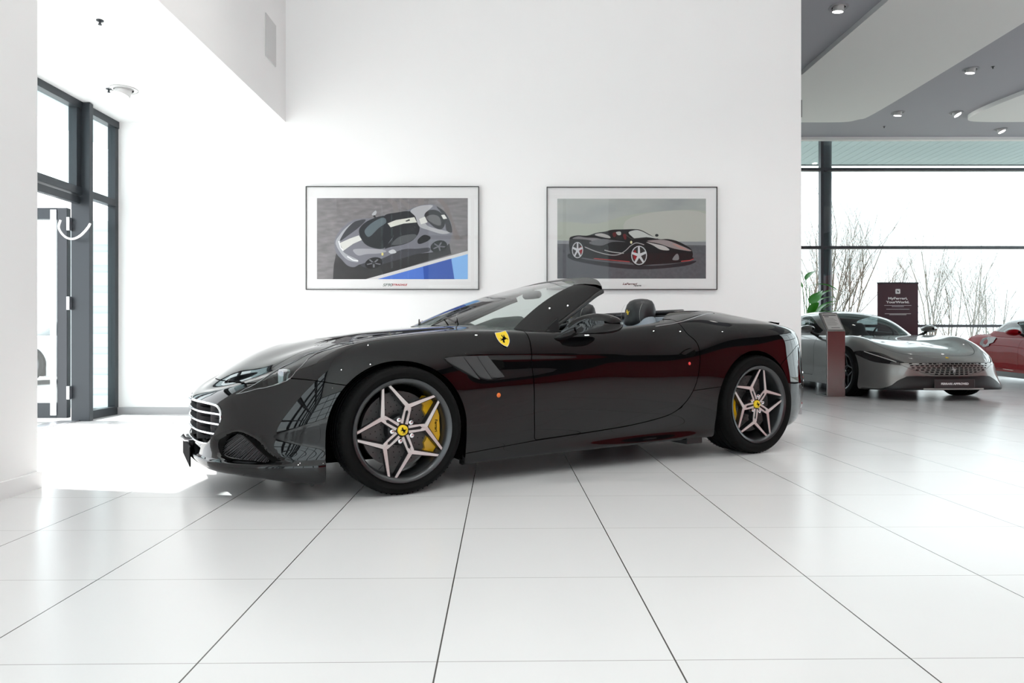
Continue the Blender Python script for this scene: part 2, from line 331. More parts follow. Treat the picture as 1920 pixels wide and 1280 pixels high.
def surf(ROWS,ns=7,nr=5):
    P=np.array(ROWS) # r,s,3
    m=np.array([1,-1,1.])
    # extend along s
    E=np.concatenate([P[:,2:0:-1]*m,P,P[:,-2:-4:-1]*m],1)
    d=np.linalg.norm(np.diff(E,axis=1),axis=2).mean(0)+.03;t=np.concatenate([[0],np.cumsum(d)])
    q=np.concatenate([np.linspace(t[i],t[i+1],ns,endpoint=False) for i in range(2,len(t)-3)]+[[t[-3]]])
    S=spline_eval(t,E.transpose(1,0,2),q) # s,r,3
    S[0,:,1]=0;S[-1,:,1]=0
    E=np.concatenate([S,(S[:,-2:-4:-1])*m],1) # extend rows over centreline
    d=np.linalg.norm(np.diff(E,axis=1),axis=2)
    d=np.median(d,axis=0)+.03;t=np.concatenate([[0],np.cumsum(d)])
    q=np.concatenate([np.linspace(t[i],t[i+1],nr,endpoint=False) for i in range(0,len(t)-3)]+[[t[-3]]])
    G=spline_eval(t,E.transpose(1,0,2),q) # r,s,3
    G[-1,:,1]=0
    return G
# ---------------------------------------------------------------- surface engine: lofted body, cut into panels
def sdf_poly(P, poly):
    A = np.array(poly, float); B = np.roll(A, -1, 0); d = np.full(len(P), 1e9); ins = np.zeros(len(P), bool)
    for a, b in zip(A, B):
        e = b-a; L = (e@e) or 1e-12; q = P-a; t = np.clip(q@e/L, 0, 1); r = q-t[:, None]*e
        d = np.minimum(d, (r*r).sum(1))
        c = ((a[1] > P[:, 1]) != (b[1] > P[:, 1]))
        with np.errstate(divide='ignore', invalid='ignore'): xx = (b[0]-a[0])*(P[:, 1]-a[1])/(b[1]-a[1])+a[0]
        ins ^= c & (P[:, 0] < xx)
    d = np.sqrt(d); d[ins] *= -1; return d
UW, VW, UV = (0, 2), (1, 2), (0, 1)
def poly(pts, pl, *lims):     # region: polygon in a plane, with limits (axis, sign, value): sign*(x-value) < 0
    def f(V):
        d = sdf_poly(V[:, pl], pts)
        for ax, s, val in lims: d = np.maximum(d, s*(V[:, ax]-val))
        return d
    return f
class Body:
    def __init__(s, G):
        r, c, _ = G.shape; s.V = G.reshape(-1, 3).tolist()
        du = np.gradient(G, axis=1); dr = np.gradient(G, axis=0)
        du[:, 0] = [0, 1, 0]; du[:, -1] = [0, -1, 0]
        N = -np.cross(du, dr); l = np.linalg.norm(N, axis=2, keepdims=True); N = N/np.maximum(l, 1e-9)
        N[-1, :, 1] = 0; N[-1] /= np.linalg.norm(N[-1], axis=1, keepdims=True)+1e-9
        s.N = N.reshape(-1, 3).tolist()
        i = np.arange(r*c).reshape(r, c)
        s.F = [tuple(x) for x in np.stack([i[:-1, :-1], i[:-1, 1:], i[1:, 1:], i[1:, :-1]], -1).reshape(-1, 4).tolist()]
        s.L = ['body']*len(s.F); s.low = set(i[0].tolist())
    def split(s, fn, scope, new):
        VA = np.array(s.V); f = fn(VA); f = np.where(abs(f) < 2e-5, 2e-5, f).tolist(); E = {}; out = []; lab = []
        def cutp(a, b):
            k = (a, b) if a < b else (b, a)
            if k not in E:
                t = f[k[0]]/(f[k[0]]-f[k[1]]); A, B = np.array(s.V[k[0]]), np.array(s.V[k[1]]); n = (1-t)*np.array(s.N[k[0]])+t*np.array(s.N[k[1]])
                E[k] = len(s.V); s.V.append((A+(B-A)*t).tolist()); s.N.append((n/(np.linalg.norm(n)+1e-12)).tolist())
                if k[0] in s.low and k[1] in s.low: s.low.add(E[k])
            return E[k]
        for F, L in zip(s.F, s.L):
            if L not in scope: out.append(F); lab.append(L); continue
            sg = [f[i] < 0 for i in F]
            if all(sg): out.append(F); lab.append(new)
            elif not any(sg): out.append(F); lab.append(L)
            else:
                a = []; b = []
                for i in range(len(F)):
                    p, q = F[i], F[(i+1) % len(F)]
                    (a if sg[i] else b).append(p)
                    if sg[i] != sg[(i+1) % len(F)]: k = cutp(p, q); a.append(k); b.append(k)
                if len(a) > 2: out.append(tuple(a)); lab.append(new)
                if len(b) > 2: out.append(tuple(b)); lab.append(L)
        s.F, s.L = out, lab
    def region(s, name, fn, scope, gap=.0022):
        if gap: s.split(lambda V: fn(V)-gap, scope, '_t'); s.split(lambda V: fn(V)+gap, {'_t'}, name); s.L = ['_gap' if l == '_t' else l for l in s.L]
        else: s.split(fn, scope, name)
    def part(s, name, labels, m, parent, side='both', lip=.018, thick=None, off=0):
        idx = [i for i, l in enumerate(s.L) if l in labels]
        if not idx: print('EMPTY', name); return None
        sg = {'near': [1], 'far': [-1], 'both': [1, -1]}[side]; vs = []; ns = []; fs = []
        cnt = {}
        for i in idx:
            F = s.F[i]
            for k in range(len(F)): a, b = F[k], F[(k+1) % len(F)]; cnt.setdefault((min(a, b), max(a, b)), []).append((a, b))
        bd = [v[0] for v in cnt.values() if len(v) == 1]
        for g in sg:
            mp = {}
            def vid(k):
                if k not in mp:
                    p = s.V[k]; n = s.N[k]; mp[k] = len(vs); vs.append((p[0]+n[0]*off, -g*(p[1]+n[1]*off), p[2]+n[2]*off)); ns.append((n[0], -g*n[1], n[2]))
                return mp[k]
            for i in idx:
                F = tuple(vid(k) for k in s.F[i]); fs.append(F if g > 0 else F[::-1])
            if lip:
                for a, b in bd:
                    pa, pb = np.array(s.V[a]), np.array(s.V[b]); na, nb = np.array(s.N[a]), np.array(s.N[b])
                    if abs(pa[1]) < 1e-4 and abs(pb[1]) < 1e-4: continue
                    fn = -np.cross(pb-pa, (na+nb)/2); l = np.linalg.norm(fn)
                    if l < 1e-9: continue
                    fn /= l; k = len(vs); G = np.array([1, -g, 1])
                    for p, n, o2 in ((pa, na, 0), (pb, nb, 0), (pb, nb, lip), (pa, na, lip)): vs.append(tuple((p+n*(off-o2))*G)); ns.append(tuple(fn*G))
                    F = (k, k+3, k+2, k+1); fs.append(F if g > 0 else F[::-1])
        me = bpy.data.meshes.new(name); me.from_pydata(vs, [], fs); me.update()
        for p in me.polygons: p.use_smooth = True
        me.normals_split_custom_set_from_vertices(ns)
        return link(name, me, m, parent)
    def hit(s, u, w, labels=None):      # surface point nearest a (u, w) on the near side
        VA = np.array(s.V); d = (VA[:, 0]-u)**2+(VA[:, 2]-w)**2; i = np.argsort(d)[:4]; wt = 1/(d[i]+1e-7); wt /= wt.sum()
        p = (VA[i]*wt[:, None]).sum(0); n = (np.array(s.N)[i]*wt[:, None]).sum(0); return Vector(p), Vector(n).normalized()
def on_surface(p, n, up=(0, 0, 1), flip=False):   # frame whose local z is the surface normal, y is up
    z = Vector(n).normalized(); x = Vector(up).cross(z).normalized(); y = z.cross(x)
    M = Matrix((x, y, z)).transposed().to_4x4(); M.translation = Vector(p); return M
def sm(x): x = np.clip(x, 0, 1); return x*x*(3-2*x)
def smf(t): return t*t*(3-2*t)
# ---------------------------------------------------------------- the black convertible
def car_root(name, O, yaw, label, cat):
    return empty(name, O, label, cat, rz=yaw)
TH = R(29.2)
n2 = Vector((math.sin(TH), -math.cos(TH), 0))
O = Vector((-.580, 3.598, 0)) - .9*n2
# the car's frame: u rearward, v to the near side, w up  (local x = u, local y = -v)
car = car_root('convertible_car', O, TH, 'glossy black convertible with its roof down, parked before the two framed prints', 'car')
flipy = Matrix.Diagonal((1, -1, 1, 1))
G = surf(ROWS, 15, 9)
# scallop running back from the fender vent
Uc, Wc = G[..., 0], G[..., 2]
side = sm((G[..., 1]-.80)/.08)
t = np.clip((Uc-.35)/1.15, 0, 1); amp = .020*sm((Uc-.25)/.3)*(1-t)**1.3
c0 = .650+.03*t; hw = .075*(1-.6*t)
x = (Wc-c0)/hw; G[..., 1] -= side*amp*np.where(x > 0, sm((1-x)/.35)*(x < 1), np.where(x > -1.6, sm((x+1.6)/1.6), 0))
du_ = np.gradient(G, axis=1); dr_ = np.gradient(G, axis=0); Nn = -np.cross(du_, dr_); Nn /= np.linalg.norm(Nn, axis=2, keepdims=True)+1e-9
sq = cr([(-.885, .30), (-.862, .328), (-.824, .350), (-.776, .362), (-.704, .327), (-.629, .260), (-.555, .206), (-.70, .196), (-.85, .206), (-.885, .25)], 4)
dd = sdf_poly(G[..., (0, 2)].reshape(-1, 2), sq).reshape(G.shape[:2])
disp = -.024*sm(-dd/.035)*(G[..., 1] > .45) + .015*sm((.208-G[..., 2])/.012)*sm((-.36-G[..., 0])/.06)*(G[..., 2] > .08)
G = G+Nn*disp[..., None]*np.where(np.arange(G.shape[0])[:, None, None] > 4, 1, 0)
B = Body(G)
far = 'body'
def arch(cu, cw, rx, ry):
    def f(V):
        u, v, w = V.T; q = np.sqrt(((u-cu)/rx)**2+((np.maximum(w, cw)-cw)/ry)**2)-1
        return np.maximum(q*rx, .45-v)
    return f
B.split(arch(-.018, .335, .386, .368), {'body'}, '_arch')
B.split(arch(2.617, .345, .372, .388), {'body'}, '_arch')
cock = cr([(.47, -.01), (.50, .25), (.61, .5), (.74, .70), (.84, .775), (1.1, .79), (1.45, .795), (1.75, .79), (1.93, .73), (2.08, .62), (2.25, .53), (2.37, .47), (2.43, .3), (2.44, -.01)], 5, False)+[(2.44, -.3), (.47, -.3)]
B.split(poly(cock, UV, (2, -1, .75)), {'body'}, '_cockpit')
grille = cr([(-.02, .478), (.30, .482), (.46, .476), (.52, .462), (.545, .425), (.540, .375), (.505, .325), (.46, .283), (.41, .266), (.30, .262), (-.02, .262)], 5, False)+[(-.3, .262), (-.3, .478)]
B.split(poly(grille, VW, (0, 1, -.6)), {'body'}, '_grille')
vent = cr([(.228, .716), (.36, .722), (.50, .722)], 4, False)+cr([(.50, .722), (.56, .664), (.618, .600)], 3, False)[1:]+cr([(.618, .600), (.54, .588), (.464, .588), (.377, .617), (.29, .664), (.228, .716)], 4, False)[1:-1]
B.split(poly(vent, UW, (1, -1, .7)), {'body'}, '_vent')
intake = cr([(-.815, .33), (-.845, .275), (-.85, .238), (-.80, .222), (-.72, .214), (-.648, .210), (-.675, .245), (-.71, .28), (-.752, .322), (-.785, .340)], 4)
B.split(poly(intake, UW, (1, -1, .5)), {'body'}, '_intake')
headl = cr([(-.775, .533), (-.70, .558), (-.64, .572), (-.59, .588), (-.545, .615), (-.512, .649), (-.478, .68), (-.443, .712), (-.402, .736), (-.347, .758), (-.264, .783), (-.21, .797), (-.28, .787), (-.366, .757), (-.43, .735), (-.502, .697), (-.57, .660), (-.636, .622), (-.711, .573)], 3)
B.region('headlight', poly(headl, UW, (1, -1, .45)), {'body'}, .0016)
door = [(.783, .95), (.800, .80), (.800, .70), (.803, .59), (.812, .40), (.822, .222)]+cr([(.822, .222), (1.2, .240), (1.5, .259), (1.72, .287), (1.88, .325), (1.985, .40), (2.055, .51), (2.09, .64), (2.10, .73), (2.09, .80), (2.04, .86), (2.02, .95)], 4, False)[1:]
B.region('door', poly(door, UW, (1, -1, .60)), {'body'}, .003)
bump = [(-2, -1), (-2, .583), (-.81, .583), (-.748, .583), (-.60, .603), (-.535, .617), (-.485, .613), (-.431, .606), (-.372, .595), (-.30, .583), (-.30, -1)]
B.region('front_bumper', poly(bump, UW), {'body'})
hood = [(-.9, -.2), (-.9, .50)]+cr([(-.80, .52), (-.70, .535), (-.57, .545), (-.46, .548), (-.333, .55), (-.2, .553), (0, .56), (.154, .575), (.4, .61), (.60, .64), (.70, .665)], 3, False)+[(.64, .62), (.50, .44), (.40, .22), (.37, 0), (.37, -.2)]
B.region('hood', poly(hood, UV, (2, -1, .5)), {'body'})
sill = [(.20, .160), (.368, .183), (.822, .219), (1.2, .238), (1.5, .257), (1.72, .285), (1.85, .312), (1.95, .36), (2.03, .470), (2.3, .492), (2.4, .49), (2.4, -1), (.2, -1)]
B.region('side_skirt', poly(sill, UW), {'body'})
rb = [(2.85, .60), (2.902, .645), (3.006, .698), (3.135, .756), (3.30, .79), (4, .80), (4, -1), (2.85, -1)]
B.region('rear_bumper', poly(rb, UW), {'body'})
boot = [(2.56, -.2), (2.56, .60), (2.60, .66), (2.9, .655), (3.15, .58), (3.36, .44), (3.60, .36), (3.60, -.2)]
B.region('boot_lid', poly(boot, UV, (2, -1, .86)), {'body'})
ton = [(1.70, .822), (1.95, .805), (2.209, .745), (2.40, .69), (2.53, .645), (2.54, .60), (2.54, -.2), (1.7, -.2)]
B.region('tonneau_cover', poly(ton, UV, (2, -1, .84)), {'body'})
B.split(lambda V: V[:, 0]-1.4, {'body'}, 'fender')
B.split(poly([(-.1, .70), (.58, .62), (.70, .665), (.88, .85), (.30, .62), (.30, 0), (.6, -.2), (-.1, -.2)], UV, (2, -1, .80)), {'_none'}, 'cowl')
P = {}
for nm in ('hood', 'front_bumper', 'rear_bumper', 'boot_lid'): P[nm] = B.part(nm, {nm}, M_paint, car)
P['tonneau_cover'] = B.part('tonneau_cover', {'tonneau_cover'}, M_paint, car)
for sd in ('near', 'far'):
    for nm, lb in (('fender', 'fender'), ('door', 'door'), ('side_skirt', 'side_skirt'), ('rear_quarter_panel', 'body')):
        P[nm+sd] = B.part(nm, {lb}, M_paint, car, sd, lip=.03)
    P['lens'+sd] = B.part('headlight', {'headlight'}, M_carglass, car, sd, lip=0)
# inner shell (dark, seen only through the shut lines)
GI = surf(ROWS, 7, 5); I = Body(GI)
I.split(arch(-.018, .335, .395, .38), {'body'}, '_x'); I.split(arch(2.617, .345, .382, .40), {'body'}, '_x')
cock2 = [(u, v+.012 if v > 0 else v) for u, v in cock]
I.split(poly(cock2, UV, (2, -1, .72)), {'body'}, '_x'); I.split(poly(grille, VW, (0, 1, -.6)), {'body'}, '_x'); I.split(poly(vent, UW, (1, -1, .7)), {'body'}, '_x')
I.split(poly(headl, UW, (1, -1, .45)), {'body'}, '_x'); I.split(poly(intake, UW, (1, -1, .5)), {'body'}, '_x')
I.part('inner_shell', {'body'}, M_matte, car, lip=0, off=-.014)
def V_(u, v, w): return (u, -v, w)         # car frame to local coordinates


# ---- wheels: part 'wheel' (rim barrel) with tyre, spokes, disc, caliper, cap and nuts
def make_wheel(par, u, v, w, Ro, Ri, wd, rot, cal, side=1, detail=True, bright=M_face, calm=None, text_on=True):
    # local frame: x rearward, y outward axis is -side, z up
    M = Matrix.Translation((u, -v*side, w)) @ (Matrix.Identity(4) if side > 0 else Matrix.Rotation(R(180), 4, 'Z'))
    # here -y points outwards
    barrel = [(Ri-.012, -.012), (Ri, -.016), (Ri+.002, -.008), (Ri-.008, 0), (Ri-.016, .015), (Ri-.03, .04), (Ri-.036, .10), (Ri-.02, wd-.03), (Ri, wd-.012)]
    wh = MB().lathe([(Ri-.03, .03), (Ri-.024, -.004)]+barrel, 72, M).build('wheel', M_rim, par, smooth=50)
    prof = [(Ri-.002, -.004), (Ri+.01, -.014), (Ri+.03, -.022), (Ro-.02, -.018), (Ro-.008, -.006), (Ro-.002, .012)]
    y = .012
    n = 4
    for k in range(n):
        y0 = .02+(wd-.04)*(k+.7)/(n+.4); prof += [(Ro, y0-.012), (Ro, y0-.006), (Ro-.007, y0-.005), (Ro-.007, y0+.005), (Ro, y0+.006)]
    prof += [(Ro-.002, wd-.012), (Ro-.02, wd+.014), (Ri+.02, wd+.02), (Ri, wd)]
    ty = MB(); ty.lathe(prof, 96, M)
    if detail:
        for k in range(72):
            a = 2*math.pi*k/72; ca, sa = math.cos(a), math.sin(a)
            T = M @ Matrix(((ca, 0, -sa, 0), (0, 1, 0, 0), (sa, 0, ca, 0), (0, 0, 0, 1)))
            for y0, y1 in ((.004, .045), (wd-.045, wd-.004)):
                ty.add([(Ro-.006, y0, -.0), (Ro-.006, y1, .012), (Ro+.0008, y1, .010), (Ro-.0005, y0, -.002), (Ro+.0008, y1, .004), (Ro-.0005, y0, -.008)], [(0, 1, 2, 3), (3, 2, 4, 5)], T)
    ty.build('tyre', M_rubber, wh, smooth=35)
    fr = Ri-.014; nr = .455*Ri; yf = .006
    face = MB(); dark = MB()
    def pol(r, a): return (r*math.sin(a), r*math.cos(a))
    def bar(q, y_, mb, dep):
        mb.prism(q, y_, y_+dep, M)
    for k in range(5):
        a0 = R(rot+72*k); an = a0+R(36)
        yh = .016
        N0 = pol(nr, an); 
        for sgn, ta in ((-1, a0+R(3.3)), (1, a0+R(72-3.3))):
            T = Vector(pol(fr, ta)); Nn = Vector(pol(nr+.004, an)); dv = (T-Nn).normalized(); pn = Vector((-dv.y, dv.x))
            for mb, w1, w0, yy, dp in ((face, .0055, .011, 0, .004), (dark, .0085, .0165, .004, .034)):
                P0, P1 = Nn-dv*.006, T
                vs = []
                for (pp, ww, yk) in ((P0, w0, .012), (P1, w1, .0)):
                    for s_ in (-1, 1):
                        x, z = pp+pn*ww*s_; vs += [(x, yk+yy, z), (x*(1 if yy == 0 else .97), yk+yy+dp, z*(1 if yy == 0 else .97))]
                mb.add(vs, [(0, 2, 3, 1), (4, 5, 7, 6), (0, 4, 6, 2), (1, 3, 7, 5), (0, 1, 5, 4), (2, 6, 7, 3)], M)
        # arm with a slot from hub to node
        er = Vector(pol(1, an)); ep = Vector((-er.y, er.x))
        for s_ in (-1, 1):
            q = [er*.034+ep*s_*.006, er*.034+ep*s_*.021, er*(nr-.028)+ep*s_*.019, er*(nr+.0)+ep*s_*.018, er*(nr+.004), er*(nr-.016)+ep*s_*.001, er*(nr-.024)+ep*s_*.0085]
            face.prism([tuple(p) for p in q], .010, .015, M)
            q2 = [er*.03, er*.03+ep*s_*.026, er*(nr-.02)+ep*s_*.023, er*(nr+.008)]
            dark.prism([tuple(p) for p in q2], .0152, .05, M)
    dark.lathe([(.001, .014), (.052, .016), (.075, .03), (.085, .06), (.03, .07)], 40, M)
    dark.build('spoke_back', M_rimd, wh, smooth=30)
    face.build('spoke_face', bright, wh, smooth=30)
    MB().lathe([(.0, .0), (.024, .0005), (.0275, .004), (.028, .02)], 40, M).build('center_cap', M_badge, wh, smooth=50)
    Mh = M @ Matrix.Translation((0, -.0005, 0))
    horse('horse_emblem', .036, Mh, M_matte, wh)
    for k in range(5):
        x, z = pol(.059, R(rot+72*k)); Mn = M @ Matrix.Translation((x, 0, z))
        MB().lathe([(0, .003), (.008, .003), (.0118, .006), (.0128, .015), (.0128, .032)], 16, Mn).build('lug_nut', M_chrome, wh, smooth=40)
    Rd = Ri*.735; yd = .085
    dm = MB(); dm.lathe([(.075, yd), (Rd, yd), (Rd, yd+.03), (.075, yd+.03), (.075, yd)], 64, M)
    dm.cur = 1
    if detail:
        for k in range(24):
            for j in range(4):
                a = 2*math.pi*(k+j*.23)/24; r = .098+j*(Rd-.115)/3.1
                Mh2 = M @ Matrix.Translation((r*math.cos(a), yd-.0006, r*math.sin(a)))
                dm.lathe([(0, 0), (.0028, 0), (.0028, .001)], 6, Mh2)
    dm.build('brake_disc', [M_disc, M_matte], wh, smooth=40)
    MB().lathe([(0, .05), (.07, .052), (.08, yd), (.08, .11), (0, .12)], 32, M).build('brake_hub', M_black, wh, smooth=40)
    # caliper: arc segment
    cm = MB(); n = 14; r0, r1 = Ri*.60, Ri*.865; span = 46 if u < 1 else 38; vs = []; fs = []
    for k in range(n+1):
        t = k/n; a = R(cal)+R(span)*(t-.5)*2; e = 1-abs(t-.5)*2; ro = r1-(.012 if e < .12 else 0)-(.006 if .42 < t < .58 else 0); ri = r0+(.02 if e < .2 else 0)
        for r, y_ in ((ri, .062), (ro, .062), (ro+.004, .075), (ro+.004, .125), (ri, .125)): vs.append((r*math.sin(a), y_-(.006 if .15 < t < .85 and r < ro+.003 and y_ < .07 else 0), r*math.cos(a)))
    for k in range(n):
        for j in range(5): fs.append((k*5+j, k*5+(j+1) % 5, (k+1)*5+(j+1) % 5, (k+1)*5+j))
    fs += [(0, 1, 2, 3, 4), tuple(n*5+j for j in (4, 3, 2, 1, 0))]
    cm.add(vs, fs, M); cal_o = cm.build('brake_caliper', calm or M_yellow, wh, smooth=25)
    if detail and text_on:
        rc = (r0+r1)/2+.008; ca = R(cal); Mt = M @ Matrix.Translation((rc*math.sin(ca), .054, rc*math.cos(ca))) @ Matrix.Rotation(R(90), 4, 'X') @ Matrix.Rotation(R(-90), 4, 'Z')
        text('caliper_lettering', 'Ferrari', .022, Mt, M_matte, wh, 1.1, .0004, .0005)
    return wh
make_wheel(car, 0, .922, .337, .337, .272, .225, -22, 88)
make_wheel(car, 2.655, .932, .350, .350, .274, .27, 10, -92)
make_wheel(car, 0, .922, .337, .337, .272, .225, 10, -88, -1, False)
make_wheel(car, 2.655, .932, .350, .350, .274, .27, 40, 92, -1, False)
# wheel wells and underbody
for cu, cw, rr in ((-.018, .33, .40), (2.617, .345, .405)):
    for g in (1, -1):
        m = MB(); pts = [(cu-rr, .14)]+[(cu-rr*math.cos(R(a)), cw+rr*math.sin(R(a))) for a in range(0, 181, 10)]+[(cu+rr, .14)]
        m.grid([[(x, -g*.865, z) for x, z in pts], [(x, -g*.50, z) for x, z in pts]])
        m.add([(x, -g*.50, z) for x, z in pts], [tuple(range(len(pts)))])
        m.build('wheel_well', M_matte, car, smooth=40)
MB().box(-.78, 3.25, -.5, .5, .125, .15).box(.38, 2.2, -.80, .80, .13, .15).box(-.80, -.40, -.62, .62, .13, .15).box(3.0, 3.3, -.6, .6, .16, .18).build('underbody', M_matte, car)
# deflector hanging below the bumper and stone guard behind the front wheel
MB().tube([(-.62, -.74, .128), (-.52, -.745, .10), (-.46, -.745, .098), (-.42, -.75, .075)], [.008, .016, .018, .022], 8).build('brake_air_deflector', mat('grey_plastic', (.08, .08, .085), .4), car, smooth=60)
MB().box(2.02, 2.16, -.89, -.70, .105, .15).build('stone_guard', M_black, car, bevel=.006)
# ---- grille with chrome bars
def srf(v): return -.955+.02*(abs(v)/.3)**2+.085*max(0, abs(v)-.25)**1.6*2.2
gm = MB(); zs = [.27, .31, .36, .41, .46, .485]
gm.grid([[(-.80+.03*(abs(y)/.5)**2, y, z) for y in np.linspace(-.56, .56, 9)] for z in (.24, .50)]); gr = gm.build('grille', M_matte, car)
def noseu(v, w):   # front surface u at (v, w)
    VA = np.array(B.V); m_ = VA[:, 0] < -.7; VV = VA[m_]; d = (VV[:, 1]-v)**2+(VV[:, 2]-w)**2; i = np.argsort(d)[:3]; wt = 1/(d[i]+1e-7); return float((VV[i, 0]*wt).sum()/wt.sum())
GU = [(0, -.950), (.1, -.948), (.2, -.940), (.3, -.926), (.4, -.897), (.46, -.872), (.54, -.845)]
def gu(v): v = abs(v); return float(np.interp(v, [a for a, b in GU], [b for a, b in GU]))
for z, vm in ((.428, .542), (.375, .538), (.322, .50)):
    pts = [(gu(v)+.004, v, z) for v in np.linspace(-vm, vm, 25)]
    MB().tube(pts, .0062, 8).build('chrome_bar', M_chrome, gr, smooth=60)
rim_pts = cr([(.0, .478), (.30, .482), (.46, .476), (.52, .462), (.545, .425), (.540, .375), (.505, .325), (.46, .283), (.41, .266), (.30, .262), (.0, .262)], 5, False)
loop = [(gu(v)-.001, -v, z) for v, z in rim_pts]+[(gu(v)-.001, v, z) for v, z in rim_pts[::-1][1:-1]]
MB().tube(loop, .0065, 8, closed=True).build('chrome_surround', M_chrome, gr, smooth=60)
for v in (-.42, -.21, 0, .21, .42):
    MB().box(gu(v)+.008, -.80, -v-.003, -v+.003, .27, .475).build('vertical_bar', mat('grille_grey', (.10, .10, .105), .35, .4), gr)
for z in (.30, .345, .40, .45):
    MB().grid([[(gu(v)+dx, v, z) for v in np.linspace(-.53, .53, 15)] for dx in (.02, .12)]).build('grille_slat', M_black, gr)
horse('horse_emblem', .075, Matrix.Translation((gu(0)-.004, 0, .40)) @ Matrix.Rotation(R(-90), 4, 'Z'), M_chrome, gr)
# number plate on its bracket, seen edge-on
pl = MB().box(-.972, -.964, -.26, .26, .125, .235).build('number_plate', mat('plate_black', (.008, .008, .009), .9, spec=.05), car, bevel=.004)
MB().box(-.966, -.93, -.10, .10, .215, .262).build('plate_bracket', M_black, car, bevel=.006)
MB().tube([(-.94, -.14, .255), (-.985, -.14, .262), (-1.005, -.14, .285)], [.010, .012, .016], 10).build('towing_eye', M_satin, car, smooth=50)
MB().grid([[(-.88, y, z) for y in np.linspace(-.40, .40, 5)] for z in (.17, .262)]).build('lower_intake', M_matte, car)
# ---- brake intake mesh (both sides)
for g in (1, -1):
    im = cr([(-.825, .336), (-.85, .275), (-.855, .235), (-.80, .216), (-.72, .208), (-.64, .205), (-.67, .247), (-.71, .285), (-.752, .326), (-.785, .346)], 4)
    VA = np.array(B.V); lo = VA[(VA[:, 0] < -.55) & (VA[:, 2] < .42)]
    def vat(u_, w_):
        d = (lo[:, 0]-u_)**2+(lo[:, 2]-w_)**2; i = np.argsort(d)[:4]; wt = 1/(d[i]+1e-7); return float((lo[i, 1]*wt).sum()/wt.sum())
    MB().add([(u_+.028, -g*(vat(u_, w_)-.035), w_) for u_, w_ in im], [tuple(range(len(im)))]).build('intake_back', M_matte, car)
    sl = MB()
    for k in range(40):
        c_ = k*.0075
        # diagonal fine slats clipped to the opening
        xs = []
        for t in np.linspace(0, 1, 60):
            u_ = -.87+c_+(t-.35)*.16; w_ = .20+t*.15
            if sdf_poly(np.array([[u_, w_]]), im)[0] < .002: xs.append((u_, w_))
        if len(xs) > 3:
            a, b = xs[0], xs[-1]; sl.tube([(a[0]+.010, -g*(vat(*a)-.014), a[1]), (b[0]+.010, -g*(vat(*b)-.014), b[1])], .0015, 4)
    sl.build('intake_grille', mat('mesh_grey', (.20, .20, .21), .35, .5), car)
    # headlight interior: dark bowl, projector, chrome edge strip
    hv = []
    for u_, w_ in headl:
        p, n_ = B.hit(u_, w_); hv.append((p, n_))
    bowl = [(p.x+.0, -g*p.y, p.z) for p, n_ in hv]
    bowl2 = [(p.x-n_.x*.05+.01, -g*(p.y-n_.y*.05), p.z-n_.z*.05) for p, n_ in hv]
    k = len(hv); hb = MB().add([(p.x-n_.x*.003, -g*(p.y-n_.y*.003), p.z-n_.z*.003) for p, n_ in hv]+bowl2, [(i, (i+1) % k, (i+1) % k+k, i+k) for i in range(k)]+[tuple(range(k, 2*k))])
    ho = hb.build('headlight_housing', mat('headlight_bowl', (.02, .021, .022), .25, .2), P['lensnear' if g > 0 else 'lensfar'])
    rim = [(p.x+n_.x*.001, -g*(p.y+n_.y*.001), p.z+n_.z*.001) for p, n_ in hv]
    MB().tube(rim, .0022, 6, closed=True).build('headlight_seal', mat('seal_grey', (.35, .36, .37), .2, .6), P['lensnear' if g > 0 else 'lensfar'], smooth=60)
    p, n_ = B.hit(-.575, .632); p = p-n_*.016
    pj = MB(); q = cr([(-.017, -.036), (.017, -.034), (.021, 0), (.019, .034), (-.015, .038), (-.021, 0)], 4)
    Mp = Matrix.Translation((p.x, -g*p.y, p.z)) @ Matrix.Rotation(R(-62*g), 4, 'Z')
    pj.prism(q, -.012, .03, Mp @ Matrix.Rotation(R(0), 4, 'X'))
    pj.build('projector_lamp', mat('lamp_chrome', (.8, .84, .88), .12, .9), P['lensnear' if g > 0 else 'lensfar'], smooth=40)
    ln = MB(); ln.prism([(x*.62, z*.72) for x, z in q], -.016, -.010, Mp); ln.build('projector_lens', mat('lamp_lens', (.55, .60, .66), .05, .2), P['lensnear' if g > 0 else 'lensfar'], smooth=40)
    drl = []
    for u_, w_ in cr([(-.70, .568), (-.64, .588), (-.58, .615), (-.53, .645), (-.49, .68), (-.45, .71)], 3, False):
        p, n_ = B.hit(u_, w_); drl.append((p.x-n_.x*.03, -g*(p.y-n_.y*.03), p.z-n_.z*.03))
    MB().tube(drl, .004, 6).build('running_light', M_satin, P['lensnear' if g > 0 else 'lensfar'], smooth=60)
    # fender vent: recess and three fins
    ve = MB(); vb = []
    for u_, w_ in vent: p, n_ = B.hit(u_, w_); vb.append((u_, -g*(p.y-.028), w_))
    vo = ve.add(vb, [tuple(range(len(vb)))]).build('side_vent', M_black, P['fender'+('near' if g > 0 else 'far')])
    M_fin = mat('vent_fin', (.03, .03, .032), .2, .2, coat=.6)
    for (a, b, c, d) in (((.235, .712), (.345, .722), (.455, .588), (.372, .618)), ((.355, .722), (.43, .722), (.53, .588), (.475, .588)), ((.44, .722), (.50, .722), (.61, .601), (.545, .588))):
        f_ = MB(); rows = []
        for t in np.linspace(0, 1, 6):
            row = []
            for s_ in np.linspace(0, 1, 5):
                u_ = (a[0]*(1-t)+d[0]*t)*(1-s_)+(b[0]*(1-t)+c[0]*t)*s_; w_ = (a[1]*(1-t)+d[1]*t)*(1-s_)+(b[1]*(1-t)+c[1]*t)*s_
                p, n_ = B.hit(u_, w_); row.append((u_, -g*(.912-.022*(1-s_)), w_))
            rows.append(row)
        f_.grid(rows); f_.build('vent_fin', M_fin, vo, smooth=60)
